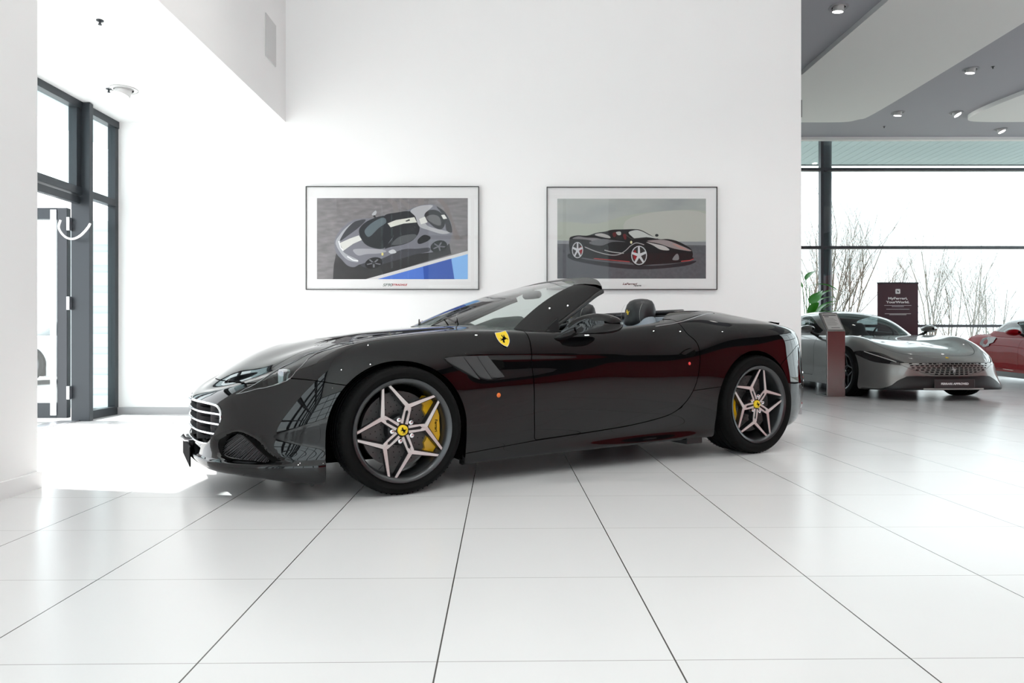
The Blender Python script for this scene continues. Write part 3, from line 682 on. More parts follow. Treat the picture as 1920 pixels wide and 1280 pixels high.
    # hood air vents
    hp = [(-.345, .40, .785), (-.20, .405, .818), (-.135, .37, .833), (-.26, .375, .809)]
    MB().add([(x, -g*v, z+.0035) for x, v, z in hp], [(0, 1, 2, 3)]).build('hood_vent', M_matte, P['hood'])
# ---- windscreen, pillars, mirrors, cabin
def surfM(u, w, g=1, off=0, body=B):
    p, n_ = body.hit(u, w); p = Vector((p.x, -g*p.y, p.z)); n_ = Vector((n_.x, -g*n_.y, n_.z)); return on_surface(p+n_*off, n_)
def pts_on(lst, g=1, off=0, body=B):
    out = []
    for u_, w_ in lst: p, n_ = body.hit(u_, w_); out.append((p.x+n_.x*off, -g*(p.y+n_.y*off), p.z+n_.z*off))
    return out
bot = cr([(.46, 0, .905), (.485, .25, .903), (.60, .50, .885), (.755, .72, .855)], 8, False)
top = cr([(1.500, 0, 1.240), (1.488, .22, 1.235), (1.43, .42, 1.210), (1.325, .565, 1.172)], 8, False)
def mirror_row(r): return [(x, v, z) for x, v, z in r[::-1]]+[(x, -v, z) for x, v, z in r[1:]]
rows = []
for t in np.linspace(0, 1, 13):
    r = []
    for a, b in zip(bot, top):
        bl = .030*4*t*(1-t); r.append((a[0]*(1-t)+b[0]*t-bl*.5, a[1]*(1-t)+b[1]*t+bl*.35*(a[1]/.72), a[2]*(1-t)+b[2]*t+bl))
    rows.append(mirror_row(r))
ws = MB().grid(rows).build('windshield', M_carglass, car, smooth=80)
hd = cr([(1.66, 0, 1.262), (1.645, .25, 1.256), (1.595, .45, 1.228), (1.525, .60, 1.172)], 8, False)
hr = []
for t, lift in ((-.06, -.002), (0, .004), (.4, .012), (.8, .010), (1, .0), (1.02, -.022), (.8, -.034), (.3, -.026), (.0, -.016)):
    hr.append(mirror_row([(a[0]*(1-t)+b[0]*t, a[1]*(1-t)+b[1]*t, a[2]*(1-t)+b[2]*t+lift) for a, b in zip(top, hd)]))
wf = MB().grid(hr).build('windshield_frame', mat('header_black', (.004, .004, .004), .3, spec=.3), car, smooth=60)
for g in (1, -1):
    pm = MB(); rws = []; gl = [rw[0] for rw in rows]; 
    out0 = cr([(.915, .815, .848), (1.18, .735, .982), (1.43, .63, 1.108), (1.525, .595, 1.150)], 4, False)
    n = len(rows)
    for i in range(n):
        a = np.array(gl[i]); q = i/(n-1)*(len(out0)-1); k = min(int(q), len(out0)-2); b = np.array(out0[k])*(1-(q-k))+np.array(out0[k+1])*(q-k)
        nn = np.array([-.35, .75, .55]); nn /= np.linalg.norm(nn)
        sec = [a-nn*.004, a+nn*.006, a*.6+b*.4+nn*.022, a*.25+b*.75+nn*.018, b, b-nn*.016+(a-b)*.05, b-nn*.028+(a-b)*.22, a*.75+b*.25-nn*.03, a-nn*.02]
        rws.append([(p[0], -g*p[1], p[2]) for p in sec+[sec[0]]])
    pm.grid(rws); pm.build('windshield_pillar', M_paint, wf, smooth=50)
    # seal under the pillar, stepped
    sl = []
    for i in range(len(out0)):
        b = np.array(out0[i]); sl.append((b[0]+.012, -g*(b[1]-.012), b[2]-.012))
    MB().tube(sl, [.012+.008*i/len(sl) for i in range(len(sl))], 8).build('weather_seal', M_black, wf, smooth=60)
    MB().add([(.925, -g*.80, .850), (1.055, -g*.80, .850), (1.055, -g*.785, .945), (.925, -g*.775, .850), (1.055, -g*.775, .850), (1.055, -g*.765, .94)], [(0, 1, 2), (3, 5, 4), (0, 3, 4, 1), (1, 4, 5, 2), (2, 5, 3, 0)]).build('corner_panel', M_black, car)
    # door mirror
    mm = MB(); vs = []; secs = [(1.035, .915, .858, .020, .016), (1.065, .945, .880, .038, .034), (1.10, .975, .897, .062, .052), (1.16, .995, .907, .084, .062), (1.23, 1.0, .907, .092, .0615), (1.29, 1.0, .905, .088, .053), (1.322, 1.0, .903, .080, .043), (1.334, 1.0, .902, .070, .034)]
    K = 24
    for (u_, v_, w_, hv_, hw_) in secs:
        row = []
        for k in range(K+1):
            a = 2*math.pi*k/K; ca, sa = math.cos(a), math.sin(a)
            row.append((u_+(.03*ca if u_ < 1.2 else 0), -g*(v_+hv_*math.copysign(abs(ca)**.8, ca)), w_+hw_*math.copysign(abs(sa)**.85, sa)))
        vs.append(row)
    mm.grid(vs); mm.add([p for p in vs[0][:-1]], [tuple(range(K))])
    mo = mm.build('door_mirror', M_paint, P['door'+('near' if g > 0 else 'far')], smooth=50)
    mg = MB(); mg.add([(1.336, -g*(1.0+.066*math.cos(2*math.pi*k/K)), .902+.031*math.sin(2*math.pi*k/K)) for k in range(K)], [tuple(range(K))])
    mg.build('mirror_glass', M_chrome, P['door'+('near' if g > 0 else 'far')])
    am = MB(); rws = []
    for (u_, v_, w_, a_, b_) in ((1.015, .845, .812, .052, .016), (1.03, .88, .828, .048, .018), (1.055, .915, .850, .040, .020), (1.09, .955, .872, .034, .022)):
        rws.append([(u_+a_*math.cos(2*math.pi*k/16), -g*v_, w_+b_*math.sin(2*math.pi*k/16)+.25*a_*math.cos(2*math.pi*k/16)*-.3) for k in range(17)])
    am.grid(rws); am.build('mirror_arm', M_paint, P['door'+('near' if g > 0 else 'far')], smooth=60)
    # door handle in its cup, marker lamps, shield
    D = P['door'+('near' if g > 0 else 'far')]; Q = P['fender'+('near' if g > 0 else 'far')]
    Ms = surfM(2.0, .728, g, .0008)
    tear = cr([(-.064, -.012), (-.03, .012), (.02, .026), (.055, .020), (.066, -.004), (.045, -.026), (0, -.030), (-.045, -.024)], 4)
    MB().add([Ms @ Vector((x*g, y, 0)) for x, y in tear], [tuple(range(len(tear)))]).build('handle_cup', M_matte, D)
    hb = MB(); hq = cr([(-.064, -.014), (-.02, .010), (.03, .022), (.052, .016), (.03, .004), (-.01, -.012), (-.04, -.022)], 4)
    hb.add([Ms @ Vector((x*g, y, .012+.006*math.sin(i))) if 0 else Ms @ Vector((x*g, y, .014)) for i, (x, y) in enumerate(hq)]+[Ms @ Vector((x*g*.98, y, .0)) for x, y in hq], [tuple(range(len(hq)))]+[(i, (i+1) % len(hq), (i+1) % len(hq)+len(hq), i+len(hq)) for i in range(len(hq))])
    hb.build('door_handle', M_paint, D, smooth=40)
    for (uu, ww, rr, m_, nm, pp) in ((.576, .500, .0115, M_amber, 'side_marker_lamp', Q), (2.004, .652, .0095, M_redl, 'side_reflector', D)):
        Mk = surfM(uu, ww, g) @ Matrix.Rotation(R(90), 4, 'X')
        MB().lathe([(0, -.005), (rr*.7, -.004), (rr, -.0005), (rr*1.15, 0), (rr*1.15, .004)], 20, Mk @ Matrix.Rotation(R(180), 4, 'X')).build(nm, m_, pp, smooth=50)
    Mb = surfM(.630, .813, g, .001) @ Matrix.Rotation(R(12*g), 4, 'Z')
    shp = [(-.038, .052), (0, .049), (.038, .052)]+cr([(.038, .052), (.041, .02), (.034, -.015), (.018, -.038), (0, -.052)], 3, False)[1:]
    shp = shp+[(-x, y) for x, y in shp[3:-1]][::-1]
    n = len(shp)
    def plate(sc_, z0, z1, m_, nm, pr):
        return MB().add([Mb @ Vector((x*sc_, y*sc_, z1)) for x, y in shp]+[Mb @ Vector((x*sc_, y*sc_, z0)) for x, y in shp], [tuple(range(n))]+[(i, (i+1) % n, (i+1) % n+n, i+n) for i in range(n)]).build(nm, m_, pr)
    sb = plate(1.0, 0, .0015, M_chrome, 'shield_badge', Q); plate(.93, .0015, .0022, M_badge, 'shield_face', sb)
    horse('horse_emblem', .055, Mb @ Matrix.Translation((0, .002, .003)) @ Matrix.Rotation(R(90), 4, 'X') , M_matte, sb)
    # bright belt trim
    MB().tube(pts_on([(1.80, .897), (1.95, .915), (2.08, .937), (2.2, .962), (2.32, .983), (2.42, .996), (2.50, 1.003)], g, .001), .0022, 6).build('belt_trim', M_satin, P['tonneau_cover'], smooth=60)
    # tail lamp, reflector with bright edges, exhaust pipes
    def rearM(v_, w_):
        VA = np.array(B.V); m_ = VA[:, 0] > 3.0; VV = VA[m_]; NN = np.array(B.N)[m_]; d = (VV[:, 1]-v_)**2+(VV[:, 2]-w_)**2; i = int(np.argmin(d))
        p, n_ = VV[i], NN[i]; return on_surface((p[0], -g*p[1], p[2]), (n_[0], -g*n_[1], n_[2]))
    Mt = rearM(.60, .76)
    MB().lathe([(0, -.02), (.045, -.018), (.062, -.006), (.068, 0), (.072, .01)], 32, Mt @ Matrix.Rotation(R(90), 4, 'X') @ Matrix.Rotation(R(180), 4, 'X')).build('tail_lamp', M_redl, P['rear_quarter_panel'+('near' if g > 0 else 'far')], smooth=50)
    for dw, m_ in ((.0, M_chrome), (-.028, M_redl), (-.056, M_chrome)):
        pp = []
        for v_ in np.linspace(.72, .45, 10): Mq = rearM(v_, .545+dw); pp.append(Mq @ Vector((0, 0, .004)))
        MB().tube(pp, [.009]*10, 8).build('rear_reflector', m_, P['rear_bumper'], smooth=60)
    MB().tube([(3.45, -g*.50, .27), (3.63, -g*.50, .275)], .045, 20, cap=False).tube([(3.45, -g*.50, .27), (3.632, -g*.50, .275)], .040, 20, cap=False).build('exhaust_pipe', M_chrome, car, smooth=60)
# rear spoiler lip
sp = MB(); rws = []
for v_ in np.linspace(-.50, .50, 21):
    e_ = abs(v_)/.5; u0 = 3.40-.10*e_**2; z = .958-.012*e_
    rws.append([(u0-.10, -v_, z-.006), (u0, -v_, z+.010), (u0+.09, -v_, z+.018*(1-e_**4)), (u0+.105, -v_, z+.004), (u0+.095, -v_, z-.03), (u0, -v_, z-.03)])
sp.grid(rws); sp.build('spoiler_lip', M_paint, P['boot_lid'], smooth=40)
MB().tube([(2.95, 0, .985), (3.02, 0, .995), (3.06, 0, .985)], [.004, .008, .004], 8).build('aerial', M_black, P['boot_lid'])
# cabin tub
cb = MB()
for g in (1, -1):
    lo_ = [(.62, .70), (.9, .74), (1.3, .75), (1.7, .745), (1.95, .70), (2.15, .58), (2.38, .52)]
    cb.grid([[(u_, -g*(v_+.035 if z > .7 else v_), z) for u_, v_ in lo_] for z in (.30, .55, .80, .862)])
cb.box(.55, 2.5, -.74, .74, .24, .30); cb.box(.5, .62, -.72, .72, .3, .84)
ct = cb.build('cabin_trim', M_leather, car, smooth=50)
for g in (1, -1):
    MB().grid([[(u_, -g*(v_-.004), z) for u_, v_ in ((.95, .775), (1.3, .785), (1.65, .78), (1.9, .735))] for z in (.56, .83)]).build('door_lining', M_leatherb, ct, smooth=50)
MB().tube([(1.95, -.715, .90), (2.08, -.61, .948), (2.25, -.525, 1.005), (2.38, -.46, 1.022), (2.44, -.3, 1.026), (2.445, 0, 1.028), (2.44, .3, 1.026), (2.38, .46, 1.022), (2.25, .525, 1.005), (2.08, .61, .948), (1.95, .715, .90)], .016, 10).build('cockpit_rim', M_leather, P['tonneau_cover'], smooth=60)
MB().box(2.30, 2.43, -.50, .50, .45, .985).build('rear_seat_back', M_leatherb, car, bevel=.03)
MB().box(2.27, 2.33, -.22, .22, .985, 1.015).build('wind_deflector', M_leather, car, bevel=.01)
MB().box(2.33, 2.5, -.56, .56, .6, 1.0).build('rear_bulkhead', M_leather, car)
# dashboard and instrument hood
dr = []
for v_ in np.linspace(-.70, .70, 29):
    h_ = .05*math.exp(-((v_-.37)/.17)**4)
    dr.append([(.50+.25*(v_/.7)**2, -v_, .86), (.66+.14*(v_/.7)**2, -v_, .872+h_*.3), (.86, -v_, .875+h_*1.6), (.99, -v_, .872+h_*1.9), (1.04, -v_, .85+h_*1.7), (1.05, -v_, .80), (.98, -v_, .62), (.9, -v_, .45)])
MB().grid(dr).build('dashboard', M_leather, car, smooth=60)
Mw = Matrix.Translation((1.19, -.37, .85)) @ Matrix.Rotation(R(22), 4, 'Y')
sw = MB().tube([Mw @ Vector((0, .178*math.cos(2*math.pi*k/40), .178*math.sin(2*math.pi*k/40))) for k in range(40)], .015, 10, closed=True).build('steering_wheel', M_leather, car, smooth=60)
MB().lathe([(0, -.02), (.05, -.018), (.055, 0), (.04, .05)], 24, Mw @ Matrix.Rotation(R(-90), 4, 'Z')).build('wheel_hub', M_leather, sw, smooth=50)
for a in (0, 180, 270): MB().tube([Mw @ Vector((-.005, .04*math.cos(R(a)), .04*math.sin(R(a)))), Mw @ Vector((0, .17*math.cos(R(a)), .17*math.sin(R(a))))], [.016, .010], 8).build('wheel_spoke', M_leather, sw, smooth=60)
# seats
def loft_w(secs, K=24, ex=.75):
    rws = []
    for (w_, u_, v_, hu, hv_) in secs:
        row = []
        for k in range(K+1):
            a = 2*math.pi*k/K; ca, sa = math.cos(a), math.sin(a)
            row.append((u_+hu*math.copysign(abs(ca)**ex, ca), -(v_+hv_*math.copysign(abs(sa)**ex, sa)), w_))
        rws.append(row)
    m = MB().grid(rws); m.add(rws[0][:-1], [tuple(range(K))]); m.add(rws[-1][:-1], [tuple(range(K))]); return m
for g in (1, -1):
    v0 = .37*g
    st = loft_w([(.40, 1.86, v0, .10, .24), (.50, 1.88, v0, .10, .25), (.65, 1.93, v0, .085, .25), (.78, 1.975, v0, .08, .24), (.86, 2.00, v0, .078, .215), (.92, 2.03, v0, .075, .17), (.965, 2.05, v0, .07, .13), (.99, 2.06, v0, .05, .10)]).build('front_seat', M_leatherb, car, smooth=60)
    hr_ = loft_w([(.905, 2.04, v0, .085, .095), (.93, 2.04, v0, .105, .112), (.98, 2.045, v0, .100, .116), (1.03, 2.05, v0, .100, .114), (1.07, 2.052, v0, .090, .100), (1.095, 2.055, v0, .074, .082), (1.108, 2.056, v0, .045, .05), (1.112, 2.056, v0, .015, .018)], 32, .85).build('headrest', M_leather, st, smooth=60)
    for dv in (-1, 1):
        MB().tube([(2.045-.09*math.cos(R(a)) + .0, -(v0+dv*(.085+.02*math.sin(R(a+90)))), .99+.105*math.sin(R(a))) for a in range(-40, 60, 10)], .0009, 5).build('seam', mat('stitch', (.45, .46, .42), .6), hr_)
    horse('horse_emblem', .040, Matrix.Translation((1.932, -v0, 1.01)) @ Matrix.Rotation(R(-90), 4, 'Z'), M_badge, hr_, d=.003)
    loft_w([(.28, 1.6, v0, .26, .24), (.40, 1.6, v0, .27, .25), (.47, 1.6, v0, .25, .235), (.49, 1.6, v0, .20, .19)]).build('seat_cushion', M_leather, st, smooth=60)
    MB().box(1.36, 1.50, -v0*1.75-.13 if g > 0 else -v0*1.75-.13, -v0*1.75+.13, .0, .0).build('unused', M_matte, car) if 0 else None
    MB().box(1.345, 1.44, -v0-.17, -v0+.17, 1.165, 1.18, Matrix.Rotation(R(0), 4, 'Y')).build('sun_visor', mat('visor_grey', (.25, .25, .26), .6), wf, bevel=.004)
MB().tube([(1.36, 0, 1.20), (1.345, 0, 1.165)], .008, 8).build('rearview_stem', M_black, ws)
MB().tube([(1.33, -.11, 1.135), (1.335, -.09, 1.138), (1.34, 0, 1.14), (1.335, .09, 1.138), (1.33, .11, 1.135)], [.014, .028, .032, .028, .014], 12).build('rearview_mirror', M_black, ws, smooth=60)
# cowl and wipers
cw_ = MB(); rws = []
for v_ in np.linspace(-.74, .74, 31):
    a = abs(v_); ub = float(np.interp(a, [0, .25, .5, .74], [.47, .495, .61, .775])); wb = float(np.interp(a, [0, .25, .5, .74], [.905, .903, .885, .855]))
    rws.append([(ub-.12, -v_, wb-.022), (ub-.05, -v_, wb-.018), (ub+.01, -v_, wb-.006), (ub+.04, -v_, wb-.02)])
cw_.grid(rws); cw_.build('cowl', M_black, car, smooth=50)
for v0, v1 in ((-.05, -.62), (.55, .02)):
    MB().tube([(.47, -v0, .915), (.52+.1*abs(v1), -(v0+v1)/2, .955), (.60+.16*abs(v1), -v1, .945)], [.007, .005, .003], 6).tube([(.49, -(v0-.04), .925), (.72, -v1, .985-.05*abs(v1))], .004, 5).build('wiper', M_black, ws)
# ---------------------------------------------------------------- closed coupes: body and greenhouse lines
COUPE = [
RW("-.88,0,.15 -.87,.3,.15 -.83,.58,.15 -.72,.78,.14 -.38,.88,.13 0,.88,.13 .4,.86,.13 .9,.84,.13 1.5,.84,.13 2.1,.86,.14 2.67,.88,.15 3.05,.84,.17 3.35,.68,.2 3.5,.45,.2 3.55,.22,.2 3.57,0,.2"),
RW("-.975,0,.155 -.965,.3,.155 -.92,.60,.155 -.80,.82,.15 -.42,.955,.14 0,.955,.14 .4,.93,.14 .9,.91,.14 1.5,.91,.14 2.1,.93,.15 2.67,.95,.16 3.08,.90,.2 3.38,.74,.22 3.55,.5,.24 3.62,.25,.24 3.64,0,.24"),
RW("-.955,0,.26 -.945,.3,.26 -.90,.59,.26 -.77,.81,.26 -.42,.955,.27 0,.97,.28 .4,.94,.26 .9,.92,.25 1.5,.915,.25 2.1,.94,.27 2.67,.97,.29 3.1,.92,.3 3.4,.76,.3 3.57,.52,.32 3.64,.26,.32 3.66,0,.32"),
RW("-.950,0,.36 -.935,.3,.365 -.875,.585,.375 -.73,.80,.38 -.41,.945,.40 0,.972,.42 .4,.95,.40 .9,.93,.40 1.5,.93,.40 2.1,.95,.42 2.67,.98,.44 3.1,.93,.44 3.4,.77,.44 3.57,.53,.46 3.64,.26,.46 3.66,0,.46"),
RW("-.965,0,.455 -.945,.3,.458 -.865,.58,.47 -.70,.785,.495 -.385,.935,.54 0,.97,.58 .4,.95,.56 .9,.935,.55 1.5,.935,.55 2.1,.955,.57 2.67,.98,.60 3.08,.92,.6 3.38,.76,.6 3.54,.52,.6 3.60,.26,.6 3.62,0,.6"),
RW("-.945,0,.505 -.92,.3,.508 -.83,.57,.525 -.64,.765,.575 -.35,.90,.66 0,.945,.72 .4,.935,.70 .9,.93,.69 1.5,.93,.70 2.1,.95,.73 2.67,.97,.76 3.05,.9,.76 3.34,.74,.76 3.5,.5,.76 3.56,.26,.76 3.58,0,.76"),
RW("-.88,0,.55 -.85,.29,.555 -.75,.53,.58 -.56,.71,.645 -.30,.83,.745 0,.87,.81 .4,.88,.80 .9,.895,.79 1.5,.90,.80 2.1,.90,.84 2.67,.90,.88 3.0,.83,.88 3.28,.68,.87 3.43,.48,.86 3.5,.25,.86 3.52,0,.86"),
RW("-.77,0,.60 -.74,.27,.605 -.64,.47,.635 -.46,.62,.70 -.24,.73,.79 0,.77,.85 .4,.79,.862 .9,.83,.86 1.5,.85,.87 2.1,.83,.90 2.67,.80,.94 2.95,.74,.93 3.2,.62,.92 3.35,.45,.91 3.42,.24,.91 3.44,0,.91"),
RW("-.58,0,.665 -.55,.22,.67 -.47,.38,.69 -.32,.50,.74 -.16,.58,.79 0,.60,.83 .4,.63,.855 .9,.70,.87 1.5,.74,.88 2.1,.72,.91 2.67,.68,.95 2.88,.62,.94 3.08,.5,.93 3.2,.38,.93 3.26,.2,.93 3.28,0,.93"),
RW("-.36,0,.72 -.33,.14,.722 -.27,.23,.735 -.18,.30,.76 -.08,.34,.79 0,.36,.805 .4,.40,.845 .9,.5,.87 1.5,.55,.88 2.1,.52,.91 2.67,.45,.95 2.8,.4,.94 2.95,.32,.94 3.05,.24,.94 3.08,.12,.94 3.1,0,.94"),
RW("-.22,0,.75 -.20,0,.755 -.17,0,.76 -.11,0,.77 -.04,0,.785 0,0,.79 .4,0,.835 .9,0,.87 1.5,0,.88 2.1,0,.91 2.67,0,.95 2.75,0,.945 2.83,0,.94 2.87,0,.94 2.9,0,.94 2.92,0,.94"),
]
COUPE_TOP = [
RW(".50,0,.80 .57,.35,.81 .74,.66,.82 1.3,.80,.83 1.9,.80,.86 2.5,.74,.90 3.0,.5,.90 3.25,0,.90"),
RW(".60,0,.845 .67,.35,.85 .84,.66,.86 1.3,.78,.88 1.9,.79,.91 2.5,.73,.95 2.95,.48,.95 3.15,0,.95"),
RW(".98,0,1.06 1.03,.33,1.06 1.15,.59,1.06 1.42,.68,1.08 1.9,.70,1.10 2.4,.62,1.09 2.75,.40,1.07 2.92,0,1.07"),
RW("1.38,0,1.235 1.41,.29,1.23 1.47,.49,1.212 1.62,.575,1.215 1.9,.585,1.235 2.2,.52,1.225 2.42,.33,1.205 2.52,0,1.205"),
RW("1.60,0,1.292 1.62,.18,1.288 1.66,.32,1.278 1.75,.38,1.28 1.9,.39,1.293 2.02,.35,1.285 2.12,.22,1.27 2.17,0,1.27"),
RW("1.76,0,1.306 1.77,0,1.306 1.78,0,1.306 1.82,0,1.306 1.88,0,1.306 1.92,0,1.303 1.94,0,1.303 1.96,0,1.302"),
]
def scale_rows(rows, su=1, sv=1, sw=1, du=0, dw=0): return [[(u*su+du, v*sv, w_*sw+dw) for u, v, w_ in r] for r in rows]
M_silver = mat('silver_paint', (.24, .235, .225), .36, .6, .5, coat=1, coat_r=.03)
M_redp = mat('red_paint', (.26, .0, .004), .6, 0, .05, coat=.18, coat_r=.02)
M_whitep = mat('pale_paint', (.7, .72, .74), .3, .1, .5, coat=1)
def coupe(root, rows, tops, paint, wb, front=True, res=(7, 5), wheels=True, ar=.372, wr=.352, xo=0):
    G = surf(rows, *res); Bd = Body(G)
    Bd.split(arch(0, .345, ar+.012, ar), {'body'}, '_a'); Bd.split(arch(wb, .350, ar+.012, ar), {'body'}, '_a')
    open_ = [(xo+.72, -.3), (xo+.72, .30), (xo+.86, .60), (xo+1.3, .72), (xo+1.9, .73), (xo+2.4, .66), (xo+2.8, .4), (xo+2.9, -.3)]
    Bd.split(poly(open_, UV, (2, -1, .70)), {'body'}, '_open')
    Bd.region('door', poly([(xo+.92, .95), (xo+.90, .5), (xo+.95, .25), (xo+1.9, .27), (xo+2.12, .55), (xo+2.12, .95)], UW, (1, -1, .6)), {'body'}, .003)
    Bd.region('hood', poly(cr([(-.80, -.01), (-.78, .30), (-.66, .52), (-.40, .66), (0, .70), (.4, .70), (.72, .72)], 3, False)+[(.60, .45), (.52, 0), (.52, -.2), (-.8, -.2)], UV, (2, -1, .5)), {'body'}, .0025)
    gv = None
    if front:
        gq = [(-.2, .502), (.50, .502), (.63, .497), (.60, .465), (.50, .415), (.35, .365), (.20, .342), (0, .335), (-.2, .335)]
        Bd.region('grille', poly(gq, VW, (0, 1, -.55)), {'body'}, .002)
        lq = [(-.2, .325), (.30, .325), (.44, .330), (.56, .322), (.66, .27), (.74, .205), (.84, .150), (.98, .148), (.98, .0), (-.2, .0)]
        Bd.region('valance', poly(lq, VW, (0, 1, -.42)), {'body'}, .002)
        hq = cr([(.56, .498), (.65, .545), (.715, .612), (.80, .638), (.875, .648), (.915, .628), (.905, .59), (.87, .537), (.82, .502), (.707, .480), (.606, .470)], 3)
        Bd.region('headlight', poly(hq, VW, (0, 1, -.20)), {'body'}, .002)
        Bd.part('grille', {'grille'}, paint, root)
        Bd.part('lower_valance', {'valance'}, M_black, root)
        for sd in ('near', 'far'): Bd.part('headlight', {'headlight'}, mat('dark_lamp', (.015, .012, .012), .06, .2, coat=1), root, sd)
        # grille openings
        go = MB(); VA = np.array(Bd.V); m_ = VA[:, 0] < -.6; VV, NN = VA[m_], np.array(Bd.N)[m_]
        def at(v_, w_):
            d = (VV[:, 1]-abs(v_))**2+(VV[:, 2]-w_)**2; i = np.argsort(d)[:4]; wt = 1/(d[i]+1e-6); wt /= wt.sum(); p = (VV[i]*wt[:, None]).sum(0); return (p[0]-.004, -v_, w_)
        for r_ in range(6):
            w_ = .490-r_*.0272; hv = (.60, .575, .53, .47, .37, .22)[r_]; n_ = int(hv*2/.062)
            for c_ in range(n_):
                v0 = (c_-(n_-1)/2)*.062; sk = .02*(r_-2.5)*v0/.6
                h_ = .0085*(1-.35*abs(v0)/.6); b_ = .0225*(1-.3*abs(v0)/.6)
                go.add([at(v0+sk-b_, w_-h_), at(v0+sk+b_, w_-h_), at(v0+sk+b_, w_+h_), at(v0+sk-b_, w_+h_)], [(0, 1, 2, 3)])
        go.build('grille_openings', M_matte, root)
    Bd.part('body_shell', {'body'}, paint, root); Bd.part('hood', {'hood'}, paint, root)
    for sd in ('near', 'far'): Bd.part('door', {'door'}, paint, root, sd, lip=.03)
    MB().grid([[(u_, -v_*1.0, .70) for v_ in (-.7, .7)] for u_ in (xo+.6, xo+2.8)]).box(xo+.5, xo+.62, -.6, .6, .3, .78).build('cabin_floor', M_matte, root)
    T = Body(surf(tops, *res))
    T.region('windshield', poly([(-.3, .855), (.57, .862), (.60, .90), (.55, 1.0), (.46, 1.12), (.38, 1.205), (.2, 1.235), (-.3, 1.24)], VW, (0, 1, xo+1.5)), {'body'}, 0)
    T.region('side_window', poly(cr([(xo+1.02, .905), (xo+1.20, 1.02), (xo+1.42, 1.13), (xo+1.66, 1.195), (xo+1.95, 1.20), (xo+2.25, 1.15), (xo+2.52, 1.04), (xo+2.50, .98), (xo+2.2, .955), (xo+1.6, .92)], 3), UW, (1, -1, .35)), {'body'}, 0)
    T.region('rear_window', poly([(xo+2.45, -.3), (xo+2.45, .26), (xo+3.0, .40), (xo+3.0, -.3)], UV, (2, -1, .96)), {'body'}, 0)
    T.part('roof', {'body'}, paint, root, lip=.02)
    T.part('windshield', {'windshield'}, MATS['car_glass_dark'], root, lip=0); T.part('rear_window', {'rear_window'}, MATS['car_glass_dark'], root, lip=0)
    for sd in ('near', 'far'): T.part('side_window', {'side_window'}, MATS['car_glass_dark'], root, sd, lip=0)
    for g in (1, -1):
        mm = MB(); K = 16; vs = []
        for (u_, v_, hv_, hw_) in ((xo+.80, .96, .02, .02), (xo+.84, .98, .07, .045), (xo+.92, .99, .10, .058), (xo+1.0, .99, .10, .052), (xo+1.02, .99, .085, .04)):
            vs.append([(u_, -g*(v_+hv_*math.cos(2*math.pi*k/K)), .965*tops[-1][0][2]/1.27+hw_*math.sin(2*math.pi*k/K)) for k in range(K+1)])
        mm.grid(vs); mm.add(vs[-1][:-1], [tuple(range(K))]); mm.build('door_mirror', paint, root, smooth=60)
        MB().tube([(xo+.92, -g*.82, .86), (xo+.93, -g*.94, .92)], [.03, .02], 8).build('mirror_arm', M_black, root)
        for u_ in (0, wb):
            m = MB(); rr = ar+.02; pts = [(u_-rr, .14)]+[(u_-rr*math.cos(R(a)), .345+rr*math.sin(R(a))) for a in range(0, 181, 15)]+[(u_+rr, .14)]
            m.grid([[(x, -g*.90, z) for x, z in pts], [(x, -g*.55, z) for x, z in pts]]); m.add([(x, -g*.55, z) for x, z in pts], [tuple(range(len(pts)))]); m.build('wheel_well', M_matte, root)
            if wheels: make_wheel(root, u_, .925, wr, wr, .262, .24, 10+u_*9, 90, g, False, mat('dark_spoke', (.10, .10, .105), .25, .8) if g else None, M_black, False)
        st = loft_w([(.45, xo+1.72, g*.36, .10, .23), (.80, xo+1.8, g*.36, .08, .22), (.90, xo+1.84, g*.36, .07, .16), (.94, xo+1.85, g*.36, .06, .12), (1.04, xo+1.87, g*.36, .06, .12), (1.08, xo+1.88, g*.36, .03, .07)], 16).build('seat', mat('grey_seat', (.12, .12, .12), .6), root, smooth=60)
    MB().box(-.6, 3.3, -.55, .55, .13, .16).box(.45, wb-.45, -.82, .82, .13, .16).build('underbody', M_matte, root)
    MB().tube([(xo+1.13+.0, -.36+.17*math.cos(R(a)), .86+.17*math.sin(R(a))) for a in range(0, 360, 15)], .014, 6, closed=True).build('steering_wheel', M_black, root)
    return Bd, T
glass('car_glass_dark', (.30, .34, .34), 1.2)
# silver coupe facing the camera
sc_ = empty('silver_coupe', (5.66, 9.81, 0), 'silver grey coupe facing forward behind the brushed metal stand, approved plate on its nose', 'car', rz=R(93))
Bd, Td = coupe(sc_, scale_rows(COUPE, 1, .965, 1), scale_rows(COUPE_TOP, 1, 1.04, 1, 0, -.03), M_silver, 2.67)
pt = MB().box(-1.005, -.995, -.27, .27, .175, .290).build('number_plate', mat('plate_grey', (.045, .04, .042), .35), sc_, bevel=.006)
text('plate_lettering', 'FERRARI APPROVED', .036, on_surface((-1.0062, 0, .232), (-1, 0, 0)), M_white, pt, 1.15, .0012)
MB().tube([(-.985+.02*abs(y)**2, y, .165) for y in np.linspace(-.40, .40, 9)], .009, 8).build('splitter_strip', mat('pale_strip', (.5, .49, .47), .35), sc_, smooth=60)
for g in (1, -1):
    dl = []
    VA = np.array(Bd.V); m_ = VA[:, 0] < -.2
    for v_, w_ in ((.68, .508), (.76, .55), (.83, .60), (.89, .64)):
        d = (VA[m_][:, 1]-v_*.965)**2+(VA[m_][:, 2]-w_)**2; p = VA[m_][int(np.argmin(d))]; dl.append((p[0]-.012, -g*p[1], w_))
    MB().tube(dl, .006, 6).build('running_light', mat('lamp_strip', (.7, .68, .66), .3), sc_, smooth=60)
